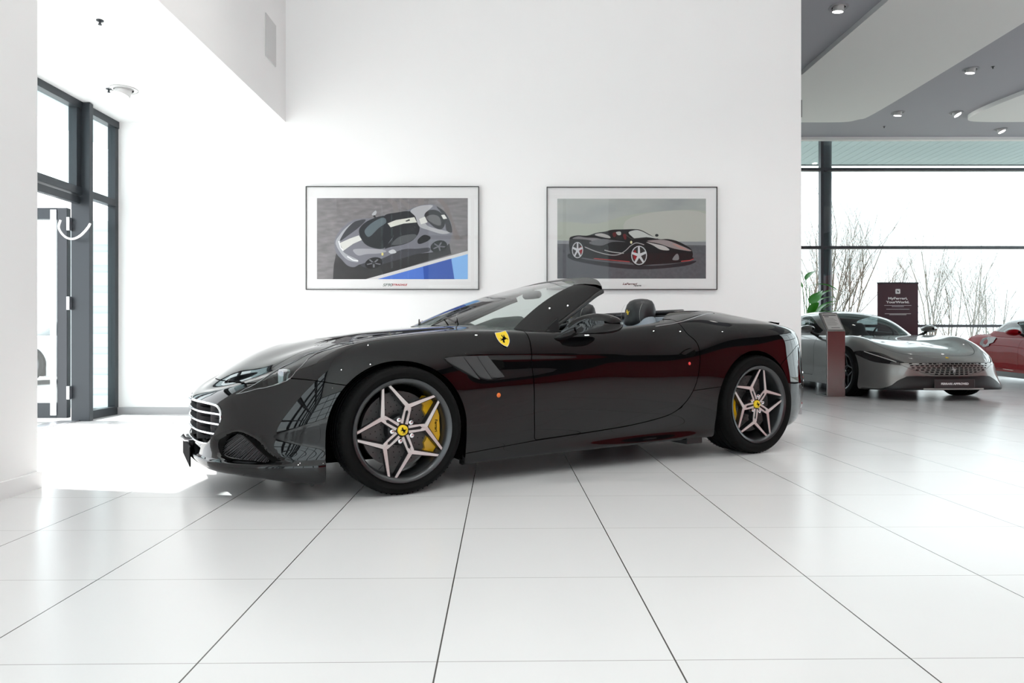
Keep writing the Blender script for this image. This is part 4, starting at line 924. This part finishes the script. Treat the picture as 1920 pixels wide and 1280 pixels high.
bd = MB().lathe([(0, .004), (.018, .004), (.02, 0)], 16, on_surface((-.86, 0, .565), (-.5, 0, .86)) @ Matrix.Rotation(R(-90), 4, 'X')).build('nose_badge', M_badge, sc_)
horse('horse_emblem', .085, Matrix.Translation((-.985, 0, .415)) @ Matrix.Rotation(R(-90), 4, 'Z'), mat('badge_silver', (.45, .45, .45), .5), sc_)
# red sports car cut by the right edge
rc_ = empty('red_sports_car', (9.50, 10.85, 0), 'red sports car at the right edge, half hidden behind the silver coupe', 'car', rz=R(77))
SP = scale_rows(COUPE, 1, 1, .95); ST = scale_rows(COUPE_TOP, 1, 1, .93, -.12, -.0)
Bs, Ts = coupe(rc_, SP, ST, M_redp, 2.65, False, (5, 4), xo=-.12)
MB().grid([[(u_, .935, z) for z in (.13, .22)] for u_ in (.42, 2.2)]).build('side_skirt', M_black, rc_)
MB().grid([[(u_, -.935, z) for z in (.13, .22)] for u_ in (.42, 2.2)]).build('side_skirt', M_black, rc_)
iq = cr([(1.75, .80), (1.95, .83), (2.15, .82), (2.23, .74), (2.07, .66), (1.87, .68)], 4)
for g in (1, -1): MB().add([(p[0], p[1], p[2]) for p in pts_on(iq, g, .014, Bs)], [tuple(range(len(iq)))]).build('side_intake', mat('dark_red_black', (.03, .002, .004), .3), rc_)
# pale parked car outside the entrance
pc = empty('parked_car', (-9.3, 12.3, 0), 'pale car parked outside, seen through the open glass door', 'car', rz=R(60))
coupe(pc, COUPE, COUPE_TOP, M_whitep, 2.67, True, (3, 3), wheels=True)
# ---------------------------------------------------------------- information stand
s_ = empty('information_stand', (4.54, 9.56, 0), 'brushed metal information stand with a tilted sheet, left of the silver coupe', 'stand')
M_brush = noisy('brushed_steel', (.30, .29, .285), (.34, .33, .325), 30, .17, metal=.85, stretch=(1, 1, .05))
m = MB(); prof = [(0, 0), (0, .92), (.25, 1.19), (.272, 1.17), (.03, .905), (.03, .02), (.36, .012), (.36, 0)]
m.add([(-.127, y, z) for y, z in prof]+[(.127, y, z) for y, z in prof], [tuple(range(8)), tuple(range(15, 7, -1))]+[(i, i+8, (i+1) % 8+8, (i+1) % 8) for i in range(8)])
m.build('stand_body', M_brush, s_, bevel=.004)
Mt = Matrix.Translation((0, .125, 1.055)) @ Matrix.Rotation(math.atan2(.27, .25), 4, 'X')
sh = MB().box(-.105, .105, -.155, .155, .001, .005, Mt).build('information_sheet', mat('paper', (.62, .62, .60), .5), s_)
ln = MB(); ln.box(-.095, .095, .115, .135, .005, .0058, Mt).box(-.085, -.02, .085, .10, .005, .0058, Mt)
for k in range(7): ln.box(-.085, .04+.03*((k*7) % 3)/2, .06-k*.022, .064-k*.022, .005, .0058, Mt)
ln.box(-.05, .07, -.128, -.118, .005, .0058, Mt); ln.build('printed_lines', mat('print_grey', (.12, .12, .12), .6), sh)
# ---------------------------------------------------------------- banner
b_ = empty('roll_up_banner', (7.695, 13.62, 0), 'dark wine-coloured roll-up banner with white lettering, behind the silver coupe', 'banner')
M_ban = noisy('banner_print', (.035, .022, .032), (.085, .012, .022), 1.1, .5)
MB().box(-.405, .405, -.004, .004, .06, 1.92).build('banner_panel', M_ban, b_)
MB().box(-.41, .41, -.015, .015, 1.91, 1.935).build('top_rail', M_alu, b_); MB().box(-.43, .43, -.09, .09, 0, .07).build('banner_base', M_alu, b_, bevel=.01)
MB().tube([(0, .03, .05), (0, .03, 1.91)], .012, 8).build('support_pole', M_alu, b_)
Mf = lambda x, z: on_surface((x, -.0048, z), (0, -1, 0))
lg = MB().prism([(x*.048, 1.765-1.765+z*.048) for x, z in [(-.8, -1), (.8, -1), (1, -.8), (1, .8), (.8, 1), (-.8, 1), (-1, .8), (-1, -.8)]], -.007, -.0045, Matrix.Translation((0, 0, 1.755))).build('banner_logo', M_white, b_)
horse('horse_emblem', .055, Matrix.Translation((0, -.0075, 1.755)), M_matte, lg)
for tx, z, s in (('MyFerrari,', 1.614, .062), ('YourWorld.', 1.540, .062)): text('banner_lettering', tx, s, Mf(0, z), M_white, b_, 1.5, .0022)
for z, wd in ((1.475, .27), (1.452, .12), (1.40, .23), (1.31, .26), (1.29, .17)): MB().box(-wd, wd, -.0062, -.0045, z-.0035, z+.0035).build('small_print', M_white, b_)
# ---------------------------------------------------------------- plant
pl_ = empty('potted_plant', (6.30, 14.55, 0), 'green broad-leaved potted plant behind the silver coupe, beside the wall end', 'plant')
MB().lathe([(0, 0), (.17, 0), (.21, .42), (.19, .43), (.18, .40), (0, .40)], 32, Matrix.Rotation(R(90), 4, 'X') @ Matrix.Scale(1, 4)).build('plant_pot', M_char, pl_, smooth=50)
bpy.data.objects['plant_pot'].rotation_euler = (R(0), 0, 0)
M_leaf = noisy('leaf_green', (.03, .24, .012), (.07, .40, .03), 6, .35)
def leaf(x, y, z, L, W, az, el, droop=.5):
    m = MB(); rws = []
    for i in range(9):
        t = i/8; hw = W*math.sin(math.pi*min(1, t*.93+.05))**.7*(1-.25*t); d = Vector((math.cos(az), math.sin(az), 0)); s2 = Vector((-math.sin(az), math.cos(az), 0))
        c = Vector((x, y, z))+d*(L*t*math.cos(el-droop*t))+Vector((0, 0, L*t*math.sin(el-droop*t)))
        rws.append([c-s2*hw+Vector((0, 0, .12*hw)), c-s2*hw*.5+Vector((0, 0, -.05*hw)), c, c+s2*hw*.5+Vector((0, 0, -.05*hw)), c+s2*hw+Vector((0, 0, .12*hw))])
    m.grid(rws); r = m.build('leaf', M_leaf, pl_, smooth=80)
    MB().tube([(0, 0, .38), ((x)*.4, y*.4, z*.6), (x, y, z)], [.012, .010, .006], 6).build('stalk', M_leaf, pl_, smooth=60); return r
for a in ((-.08, -.1, 2.06, .34, .12, .3, 1.1), (.08, -.25, 1.62, .52, .10, .15, .95), (.06, -.3, 1.36, .55, .13, .1, .95), (-.02, -.3, 1.52, .36, .17, .5, 1.35), (.0, -.1, 1.93, .62, .075, .05, .35), (.02, -.2, 1.50, .40, .15, .2, 1.45), (.16, -.1, 1.58, .42, .085, .1, .75), (.05, -.2, 1.22, .62, .11, .0, .75), (.0, -.15, 1.15, .45, .14, -.9, 1.1), (.1, -.25, 1.30, .42, .10, -.4, 1.1), (-.05, -.25, 1.30, .40, .12, -1.5, 1.2), (-.2, 0, 1.5, .45, .11, 2.6, .9), (-.15, -.1, 1.9, .4, .10, 2.2, 1.1), (.3, -.05, 1.05, .40, .09, .4, .6), (.0, -.2, 1.25, .45, .12, -1.0, .6)): leaf(*a)
# ---------------------------------------------------------------- framed prints
def wheelpoly(cx, cy, rx, ry, n=20, rot=0): return [(cx+rx*math.cos(2*math.pi*k/n)*math.cos(rot)-ry*math.sin(2*math.pi*k/n)*math.sin(rot), cy+rx*math.cos(2*math.pi*k/n)*math.sin(rot)+ry*math.sin(2*math.pi*k/n)*math.cos(rot)) for k in range(n)]
def star(cx, cy, rx, ry, rot=0, k=5, r0=.22): 
    o = []
    for i in range(k):
        for da, r in ((-.12, 1), (.12, 1), (math.pi/k, r0)): a = rot+2*math.pi*i/k+da; o.append((cx+rx*r*math.cos(a), cy+ry*r*math.sin(a)))
    return o
def strip(pts, w_): 
    P_ = [Vector(p) for p in pts]; a = []; b = []
    for i, p in enumerate(P_):
        t = (P_[min(i+1, len(P_)-1)]-P_[max(i-1, 0)]).normalized(); n_ = Vector((-t.y, t.x))*w_/2; a.append(tuple(p+n_)); b.append(tuple(p-n_))
    return a+b[::-1]
PRINTCOL = {}
def pcol(c, s=None):
    k = tuple(c)
    if k not in PRINTCOL: PRINTCOL[k] = mat('print_ink_%02d' % len(PRINTCOL), c, .35, spec=.3)
    return PRINTCOL[k]
def framed(name, x0, x1, z0, z1, px0, px1, pz0, pz1, zoombox, bgm, shapes, label, caps):
    r = empty(name, ((x0+x1)/2, 7.39, z0), label, 'picture', 'framed prints on the white wall')
    cx = (x0+x1)/2
    fr = MB(); t = .008; y0, y1 = -.034, 0
    fr.box(x0-cx, x1-cx, y0, y1, 0, t).box(x0-cx, x1-cx, y0, y1, z1-z0-t, z1-z0).box(x0-cx, x0-cx+t, y0, y1, t, z1-z0-t).box(x1-cx-t, x1-cx, y0, y1, t, z1-z0-t)
    fr.build('frame', mat('frame_black', (.02, .018, .018), .3), r)
    MB().box(x0-cx+t, x1-cx-t, -.022, -.002, t, z1-z0-t).build('mat_board', mat('mat_white', (.80, .80, .80), .6), r)
    pr = MB().box(px0-cx, px1-cx, -.0226, -.022, pz0-z0, pz1-z0).build('print', bgm, r)
    a0, b0, a1, b1 = zoombox
    def W(p): return (px0-cx+(p[0]-a0)/(a1-a0)*(px1-px0), pz1-z0-(p[1]-b0)/(b1-b0)*(pz1-pz0))
    m = MB(); mats = []
    for i, (col_, pts) in enumerate(shapes):
        mm_ = col_ if not isinstance(col_, tuple) else pcol(col_)
        if mm_ not in mats: mats.append(mm_)
        m.cur = mats.index(mm_); y = -.0228-.00012*i
        q = [W((min(max(p[0], a0), a1), min(max(p[1], b0), b1))) for p in pts]
        m.add([(x, y, z) for x, z in q], [tuple(range(len(q)))])
    me_o = m.build('printed_car', mats, pr)
    for tx, xx, zz, s, cc, shx in caps: text('caption', tx, s, on_surface((W((xx, 0))[0], -.0232, W((0, zz))[1]), (0, -1, 0)), pcol(cc), r, 1.3, .0008, .0003, 'CENTER', shx)
    # glazing over the print
    MB().add([(x0-cx+t, -.030, t), (x1-cx-t, -.030, t), (x1-cx-t, -.030, z1-z0-t), (x0-cx+t, -.030, z1-z0-t)], [(0, 1, 2, 3)]).build('picture_glass', MATS.get('picture_glass') or glass('picture_glass', (.98, .98, .98), .35), r)
    return r
def C_(p): return cr(p, 4)
M_asph = noisy('print_asphalt', (.08, .075, .078), (.30, .28, .29), 9, .5, stretch=(1, 1, 3))
S1 = [((.22, .20, .20), strip([(930, 175), (985, 230), (1010, 320)], 55)), ((.22, .20, .20), strip([(1040, 175), (1120, 250), (1150, 300)], 40)), ((.22, .20, .20), strip([(1260, 175), (1262, 240)], 60)), ((.20, .17, .17), strip([(1445, 175), (1510, 250), (1560, 400), (1640, 600)], 50)),
 ((.035, .034, .036), [(385, 740), (360, 860), (352, 1003), (740, 1003), (1250, 840), (1570, 745), (1550, 640), (1000, 700)]),
 ((.66, .65, .65), [(690, 1003), (1740, 712), (1740, 745), (810, 1003)]), ((.085, .19, .62), [(810, 1003), (1740, 745), (1740, 1003)]), ((.03, .09, .40), [(1280, 873), (1575, 790), (1600, 1003), (1290, 1003)]), ((.22, .45, .82), [(1570, 792), (1740, 745), (1740, 1003), (1602, 1003)]),
 ((.19, .19, .22), C_([(367, 640), (378, 580), (410, 520), (470, 455), (560, 395), (640, 380), (770, 375), (860, 350), (1080, 305), (1180, 268), (1300, 236), (1400, 240), (1500, 310), (1560, 400), (1580, 500), (1560, 610), (1500, 680), (1380, 725), (1200, 745), (1050, 790), (880, 840), (740, 890), (640, 850), (570, 880), (500, 862), (440, 800), (385, 735)])),
 ((.06, .06, .07), C_([(640, 850), (860, 790), (1060, 700), (1220, 690), (1340, 680), (1340, 720), (1200, 748), (1050, 795), (880, 845), (720, 890)])),
 ((.40, .41, .44), C_([(380, 640), (425, 545), (480, 480), (560, 420), (640, 395), (560, 480), (440, 600), (420, 660), (480, 740), (600, 800), (600, 830), (480, 790)])),
 ((.045, .047, .055), C_([(445, 560), (500, 480), (580, 410), (690, 392), (620, 470), (500, 560), (425, 612)])),
 ((.36, .36, .39), C_([(560, 700), (700, 690), (860, 700), (900, 720), (820, 740), (700, 745), (610, 760)])),
 ((.66, .66, .63), [(422, 632), (520, 588), (618, 553), (650, 600), (560, 640), (458, 712)]),
 ((.018, .02, .024), C_([(620, 500), (660, 440), (740, 390), (870, 352), (930, 400), (975, 540), (940, 610), (870, 688), (760, 680), (680, 640), (635, 570)])),
 ((.11, .14, .155), C_([(680, 500), (760, 420), (870, 370), (900, 420), (820, 480), (740, 560), (700, 560)])),
 ((.022, .022, .026), C_([(885, 348), (1000, 320), (1140, 305), (1200, 360), (1245, 480), (1200, 580), (1100, 640), (950, 672), (885, 684), (975, 560), (930, 430)])),
 ((.09, .095, .10), C_([(960, 650), (1030, 570), (1180, 540), (1210, 570), (1100, 635)])),
 ((.66, .66, .60), [(915, 430), (1000, 396), (1190, 366), (1216, 420), (1080, 432), (945, 470)]), ((.05, .05, .05), [(1095, 405), (1140, 385), (1145, 402), (1110, 412)]),
 ((.42, .42, .44), C_([(1150, 300), (1250, 250), (1380, 245), (1330, 300), (1290, 350), (1320, 450), (1480, 500), (1570, 520), (1480, 540), (1340, 500), (1240, 460), (1200, 360)])),
 ((.70, .70, .66), [(1240, 385), (1300, 360), (1325, 420), (1258, 440)]),
 ((.03, .03, .033), C_([(1295, 345), (1350, 292), (1440, 305), (1505, 380), (1495, 465), (1440, 492), (1350, 432)])), ((.13, .13, .135), C_([(1310, 370), (1380, 340), (1450, 370), (1460, 450), (1380, 430)])),
 ((.045, .045, .05), C_([(1420, 255), (1500, 310), (1560, 420), (1578, 520), (1520, 500), (1500, 380), (1450, 300)])), ((.72, .72, .70), [(1465, 345), (1500, 340), (1527, 380), (1490, 387)]),
 ((.02, .02, .022), C_([(1225, 600), (1290, 548), (1355, 572), (1330, 610), (1240, 642)])),
 ((.015, .015, .016), wheelpoly(772, 838, 92, 58, 20, -.25)), ((.16, .16, .18), star(772, 838, 74, 46, .3)), ((.04, .04, .045), wheelpoly(772, 838, 20, 13)), ((.015, .015, .016), wheelpoly(1442, 668, 88, 62, 20, -.3)), ((.14, .14, .16), star(1442, 668, 66, 46, .1)),
 ((.45, .46, .48), C_([(752, 340), (790, 298), (802, 320), (782, 350)])), ((.03, .03, .03), [(765, 350), (785, 345), (798, 372), (775, 372)]), ((.55, .56, .58), C_([(925, 718), (975, 698), (1005, 730), (950, 742)])), ((.85, .86, .88), strip([(412, 612), (432, 680), (460, 712)], 12)), ((.85, .86, .88), strip([(500, 770), (560, 808), (612, 815)], 12)), ((.7, .6, .2), wheelpoly(862, 746, 11, 16))]
framed('framed_print', -2.225, -.357, 1.343, 2.459, -2.105, -.477, 1.458, 2.332, (187, 170, 1740, 1003), M_asph, S1, 'framed print of a grey striped sports car seen from above, left of the two', [('SF90', 912, 1064, .042, (.18, .22, .20), .3), ('STRADALE', 1035, 1062, .026, (.45, .01, .02), .3)])
def print_sky():
    m = noisy('print_sky', (.22, .24, .26), (.50, .53, .48), 1.6, .4, stretch=(1, 1, 3.0)); return m
S2 = [((.40, .43, .37), C_([(195, 420), (600, 430), (1000, 330), (1727, 300), (1727, 560), (1400, 640), (195, 600)])), ((.46, .47, .43), C_([(900, 400), (1300, 300), (1727, 330), (1727, 600), (1000, 600)])), ((.24, .25, .265), [(195, 606), (1727, 618), (1727, 700), (195, 700)]), (noisy('print_ground', (.055, .058, .068), (.12, .125, .14), 30, .5), [(195, 640), (1727, 655), (1727, 1000), (195, 1000)]),
 ((.02, .02, .024), C_([(320, 740), (480, 800), (1000, 860), (1300, 860), (1620, 815), (1500, 870), (1040, 905), (600, 860), (330, 800)])),
 ((.009, .008, .009), C_([(318, 600), (335, 568), (410, 552), (500, 555), (600, 525), (690, 512), (760, 494), (880, 490), (990, 488), (1060, 498), (1150, 545), (1240, 590), (1330, 590), (1420, 608), (1500, 645), (1570, 690), (1592, 740), (1588, 775), (1604, 798), (1540, 820), (1400, 840), (1200, 852), (1040, 862), (940, 830), (700, 815), (500, 790), (350, 760), (320, 690)])),
 ((.20, .19, .20), C_([(350, 585), (410, 562), (490, 575), (600, 580), (700, 610), (640, 640), (520, 600), (400, 590)])), ((.42, .41, .40), C_([(580, 548), (640, 530), (720, 552), (742, 580), (680, 575)])), ((.12, .12, .13), C_([(520, 630), (640, 590), (760, 600), (900, 620), (760, 620), (640, 660)])),
 ((.50, .52, .50), C_([(930, 520), (1000, 498), (1060, 508), (1140, 548), (1225, 586), (1120, 572), (1010, 588), (960, 560)])), ((.05, .05, .05), strip([(900, 545), (960, 590), (1120, 574)], 10)), ((.10, .012, .014), C_([(765, 530), (800, 520), (800, 560), (775, 570)])), ((.45, .46, .45), C_([(800, 520), (845, 514), (850, 545), (820, 550)])), ((.12, .012, .014), C_([(872, 545), (900, 540), (905, 590), (885, 590)])),
 ((.015, .015, .016), wheelpoly(832, 578, 32, 20)), ((.015, .015, .016), wheelpoly(1220, 552, 18, 14)),
 ((.30, .25, .25), C_([(1120, 610), (1300, 600), (1450, 650), (1580, 715), (1400, 690), (1250, 640)])), ((.50, .48, .47), C_([(1110, 622), (1200, 640), (1300, 665), (1350, 705), (1260, 700), (1180, 655)])), ((.45, .24, .22), C_([(1380, 640), (1440, 655), (1560, 712), (1460, 685)])),
 ((.36, .35, .35), strip(cr([(478, 672), (600, 722), (740, 755), (830, 750), (900, 708), (950, 660), (1010, 630), (1090, 650)], 4, False), 9)), ((.42, .42, .42), strip(cr([(680, 705), (760, 725), (880, 738)], 4, False), 9)),
 ((.006, .006, .006), wheelpoly(403, 708, 70, 98)), ((.50, .51, .53), wheelpoly(403, 705, 58, 84)), ((.03, .028, .028), wheelpoly(403, 705, 50, 75)), ((.25, .01, .015), wheelpoly(438, 705, 14, 40)), ((.55, .56, .58), star(403, 705, 54, 80, -.3, 5, .26)),
 ((.006, .006, .006), wheelpoly(1037, 762, 95, 112)), ((.50, .51, .53), wheelpoly(1037, 760, 82, 100)), ((.03, .028, .028), wheelpoly(1037, 760, 72, 90)), ((.30, .01, .015), wheelpoly(995, 755, 17, 50)), ((.58, .59, .61), star(1037, 760, 77, 95, -.35, 5, .26)),
 ((.45, .05, .05), strip([(572, 792), (940, 826)], 8)), ((.55, .08, .08), strip([(1470, 822), (1560, 812), (1600, 796)], 8)), ((.22, .22, .23), C_([(1380, 805), (1415, 750), (1440, 750), (1445, 805)])), ((.7, .68, .4), wheelpoly(956, 624, 11, 15))]
framed('framed_print', .374, 2.214, 1.343, 2.453, .489, 2.093, 1.464, 2.326, (195, 172, 1727, 1000), print_sky(), S2, 'framed print of a black roofless sports car under a pale sky, right of the two', [('LaFerrari', 940, 1056, .032, (.10, .02, .02), .3), ('Aperta', 1020, 1072, .022, (.06, .06, .06), .3)])
# ---------------------------------------------------------------- wall hatch, wall speaker, cable
h = MB().box(-2.455, -2.440, 6.773, 7.063, 3.625, 4.05).build('access_panel', mat('panel_grey', (.66, .66, .66), .5)); tag(h, 'flush grey access panel high on the bulkhead above the entrance', 'panel')
h = MB().box(3.13, 3.162, 7.44, 7.60, 3.23, 3.42).build('wall_speaker', M_char, bevel=.004); tag(h, 'small dark box fixed high on the white wall end', 'speaker')
h = MB().tube(cr([(-4.43, 6.70, 1.98), (-4.44, 6.69, 1.90), (-4.38, 6.68, 1.82), (-4.30, 6.67, 1.79), (-4.22, 6.67, 1.82), (-4.165, 6.70, 1.90), (-4.165, 6.74, 1.95)], 5, False), .011, 8).build('door_cable', M_white, smooth=60); tag(h, 'white cable loop hanging between the open door and its post', 'cable')
# ---------------------------------------------------------------- ceiling shapes and lamps of the hall
def cove(nm, pts, z0, z1):
    pts = [(x*.982, y*.982) for x, y in pts]
    m = MB(); n = len(pts); m.add([(x, y, z0) for x, y in pts]+[(x, y, z1) for x, y in pts], [tuple(range(n)), tuple(range(2*n-1, n-1, -1))]+[(i, (i+1) % n, (i+1) % n+n, i+n) for i in range(n)])
    o = m.build(nm, M_cove); o['kind'] = 'structure'; return o
cove('ceiling_panel_large', [(4.86, 8.7), (4.87, 6.5), (7.07, 6.5)]+cr([(7.07, 8.0), (7.07, 11.0), (7.03, 13.25), (6.90, 13.62), (6.6, 13.78), (5.4, 13.78)], 6, False)+[(4.5, 13.78), (4.80, 11.25)], 5.10, 5.179)
cove('ceiling_panel_small', [(12.5, 8.6)]+cr([(9.30, 11.4), (9.08, 12.6), (9.02, 13.3), (9.12, 13.65), (9.5, 13.76), (10.4, 13.76)], 5, False)+[(12.5, 13.76)], 5.10, 5.179)
M_lamp = mat('lamp_glow', (1, .96, .92), .5, emit=14)
def downlight(x, y, z, tilt, az, label, grp):
    r = empty('ceiling_spotlight', (x, y, z), label, 'ceiling light', grp)
    M0 = Matrix.Rotation(R(90), 4, 'X')
    MB().lathe([(.085, .012), (.088, -.002), (.118, 0), (.122, .008)], 32, Matrix.Rotation(R(-90), 4, 'X')).build('trim_ring', mat('spot_ring', (.5, .5, .5), .4), r, smooth=40)
    MB().lathe([(0, .002), (.086, .002)], 32, Matrix.Rotation(R(-90), 4, 'X')).build('recess', M_matte, r)
    T = Matrix.Rotation(az, 4, 'Z') @ Matrix.Rotation(tilt, 4, 'Y') @ Matrix.Translation((0, 0, -.03)) @ Matrix.Rotation(R(90), 4, 'X')
    MB().lathe([(0, .05), (.070, .05), (.072, -.03), (.066, -.032)], 28, T).build('lamp_head', mat('spot_head', (.62, .62, .62), .4), r, smooth=40)
    MB().lathe([(0, -.030), (.066, -.030)], 28, T).build('lamp_face', M_lamp, r)
    return r
GL = 'recessed spotlights in the hall ceiling'
for (x, y, tl, az, lb) in ((4.30, 8.99, .2, -1.1, 'recessed white spotlight nearest the camera in the hall ceiling'), (7.44, 11.07, .2, -.9, 'recessed spotlight beside a sprinkler, between the two pale ceiling panels'), (7.46, 13.19, .2, -.9, 'tilted spotlight at the rounded corner of the large ceiling panel'),
    (8.58, 13.19, .5, 2.3, 'glowing spotlight left of the small ceiling panel tip'), (10.2, 14.25, .4, 2.3, 'glowing spotlight closest to the far window wall')):
    downlight(x, y, 5.18, tl, az, lb, GL)
GE = 'recessed spotlights in the entrance ceiling'
downlight(-3.645, 6.408, 3.158, .3, .5, 'white recessed spotlight in the low entrance ceiling', GE)
def sprinkler(x, y, z, lb):
    o = MB().tube([(x, y, z), (x, y, z-.03)], .008, 10).tube([(x, y, z-.03), (x, y, z-.034)], .013, 12).tube([(x, y, z-.001), (x, y, z-.006)], .025, 14).build('sprinkler', M_alu); tag(o, lb, 'sprinkler', 'ceiling sprinklers')
sprinkler(7.72, 10.96, 5.18, 'small sprinkler head beside a spotlight in the hall ceiling'); sprinkler(7.66, 14.05, 5.18, 'small sprinkler head in the hall ceiling near the far windows'); sprinkler(-3.03, 5.02, 3.158, 'small sprinkler head in the entrance ceiling, nearer the camera'); sprinkler(-3.78, 6.40, 3.158, 'small sprinkler head beside the entrance ceiling spotlight')
# ---------------------------------------------------------------- bare trees beyond the far glazing
M_bark = noisy('bark', (.06, .05, .04), (.12, .105, .085), 5, .8)
def tree(x, y, h, lean, label, seed, n0=4):
    rnd = random.Random(seed); m = MB()
    def grow(p, d, L, r, dep):
        pts = [p]; q = p.copy(); dd = d.copy(); k = 5
        for i in range(k):
            dd = (dd+Vector((rnd.uniform(-.13, .13), rnd.uniform(-.13, .13), .05))).normalized(); q = q+dd*(L/k); pts.append(q.copy())
        m.tube(pts, [r*(1-.65*i/k) for i in range(k+1)], 5 if r > .02 else 3, cap=False)
        if dep == 0: return
        nb = 6 if dep > 2 else 5
        for j in range(nb):
            i = 1+int((j+.5)/nb*k); i = min(i, k); an = rnd.uniform(0, 2*math.pi); s2 = Vector((math.cos(an), math.sin(an), 0))
            nd_ = (dd*.8+s2*rnd.uniform(.35, .75)+Vector((0, 0, .25))).normalized()
            grow(pts[i], nd_, L*rnd.uniform(.42, .62), r*(1-.6*i/k)*.55, dep-1)
    for j in range(n0):
        a = rnd.uniform(0, 6.28); grow(Vector((x+.25*math.cos(a), y+.25*math.sin(a), -.45)), Vector((lean+rnd.uniform(-.22, .22), rnd.uniform(-.2, .2), 1)).normalized(), h*rnd.uniform(.7, 1), h*.0085, 4)
    o = m.build('bare_tree', M_bark); tag(o, label, 'tree', 'bare trees beyond the far window')
for i, (px, Y, top, lean, lb) in enumerate(((1516, 27, 430, .05, 'bare tree behind the plant, outside the far window'), (1578, 22, 420, .28, 'bare leaning tree just right of the dark round column'), (1612, 34, 455, .25, 'bare tree left of the roll-up banner'), (1668, 50, 470, .05, 'bare tree rising right behind the roll-up banner'),
    (1738, 24, 470, .05, 'slender bare tree just right of the roll-up banner'), (1798, 31, 500, .1, 'bare tree above the silver coupe bonnet'), (1836, 38, 480, .15, 'bare tree left of the red sports car'), (1880, 26, 510, .1, 'bare tree above the red sports car roof'))):
    X = (px-960)/1280*Y; z = .82+(634-top)/1280*Y; tree(X-lean*(z+.4)*.6, Y, z+.45, lean, lb, 20+i)
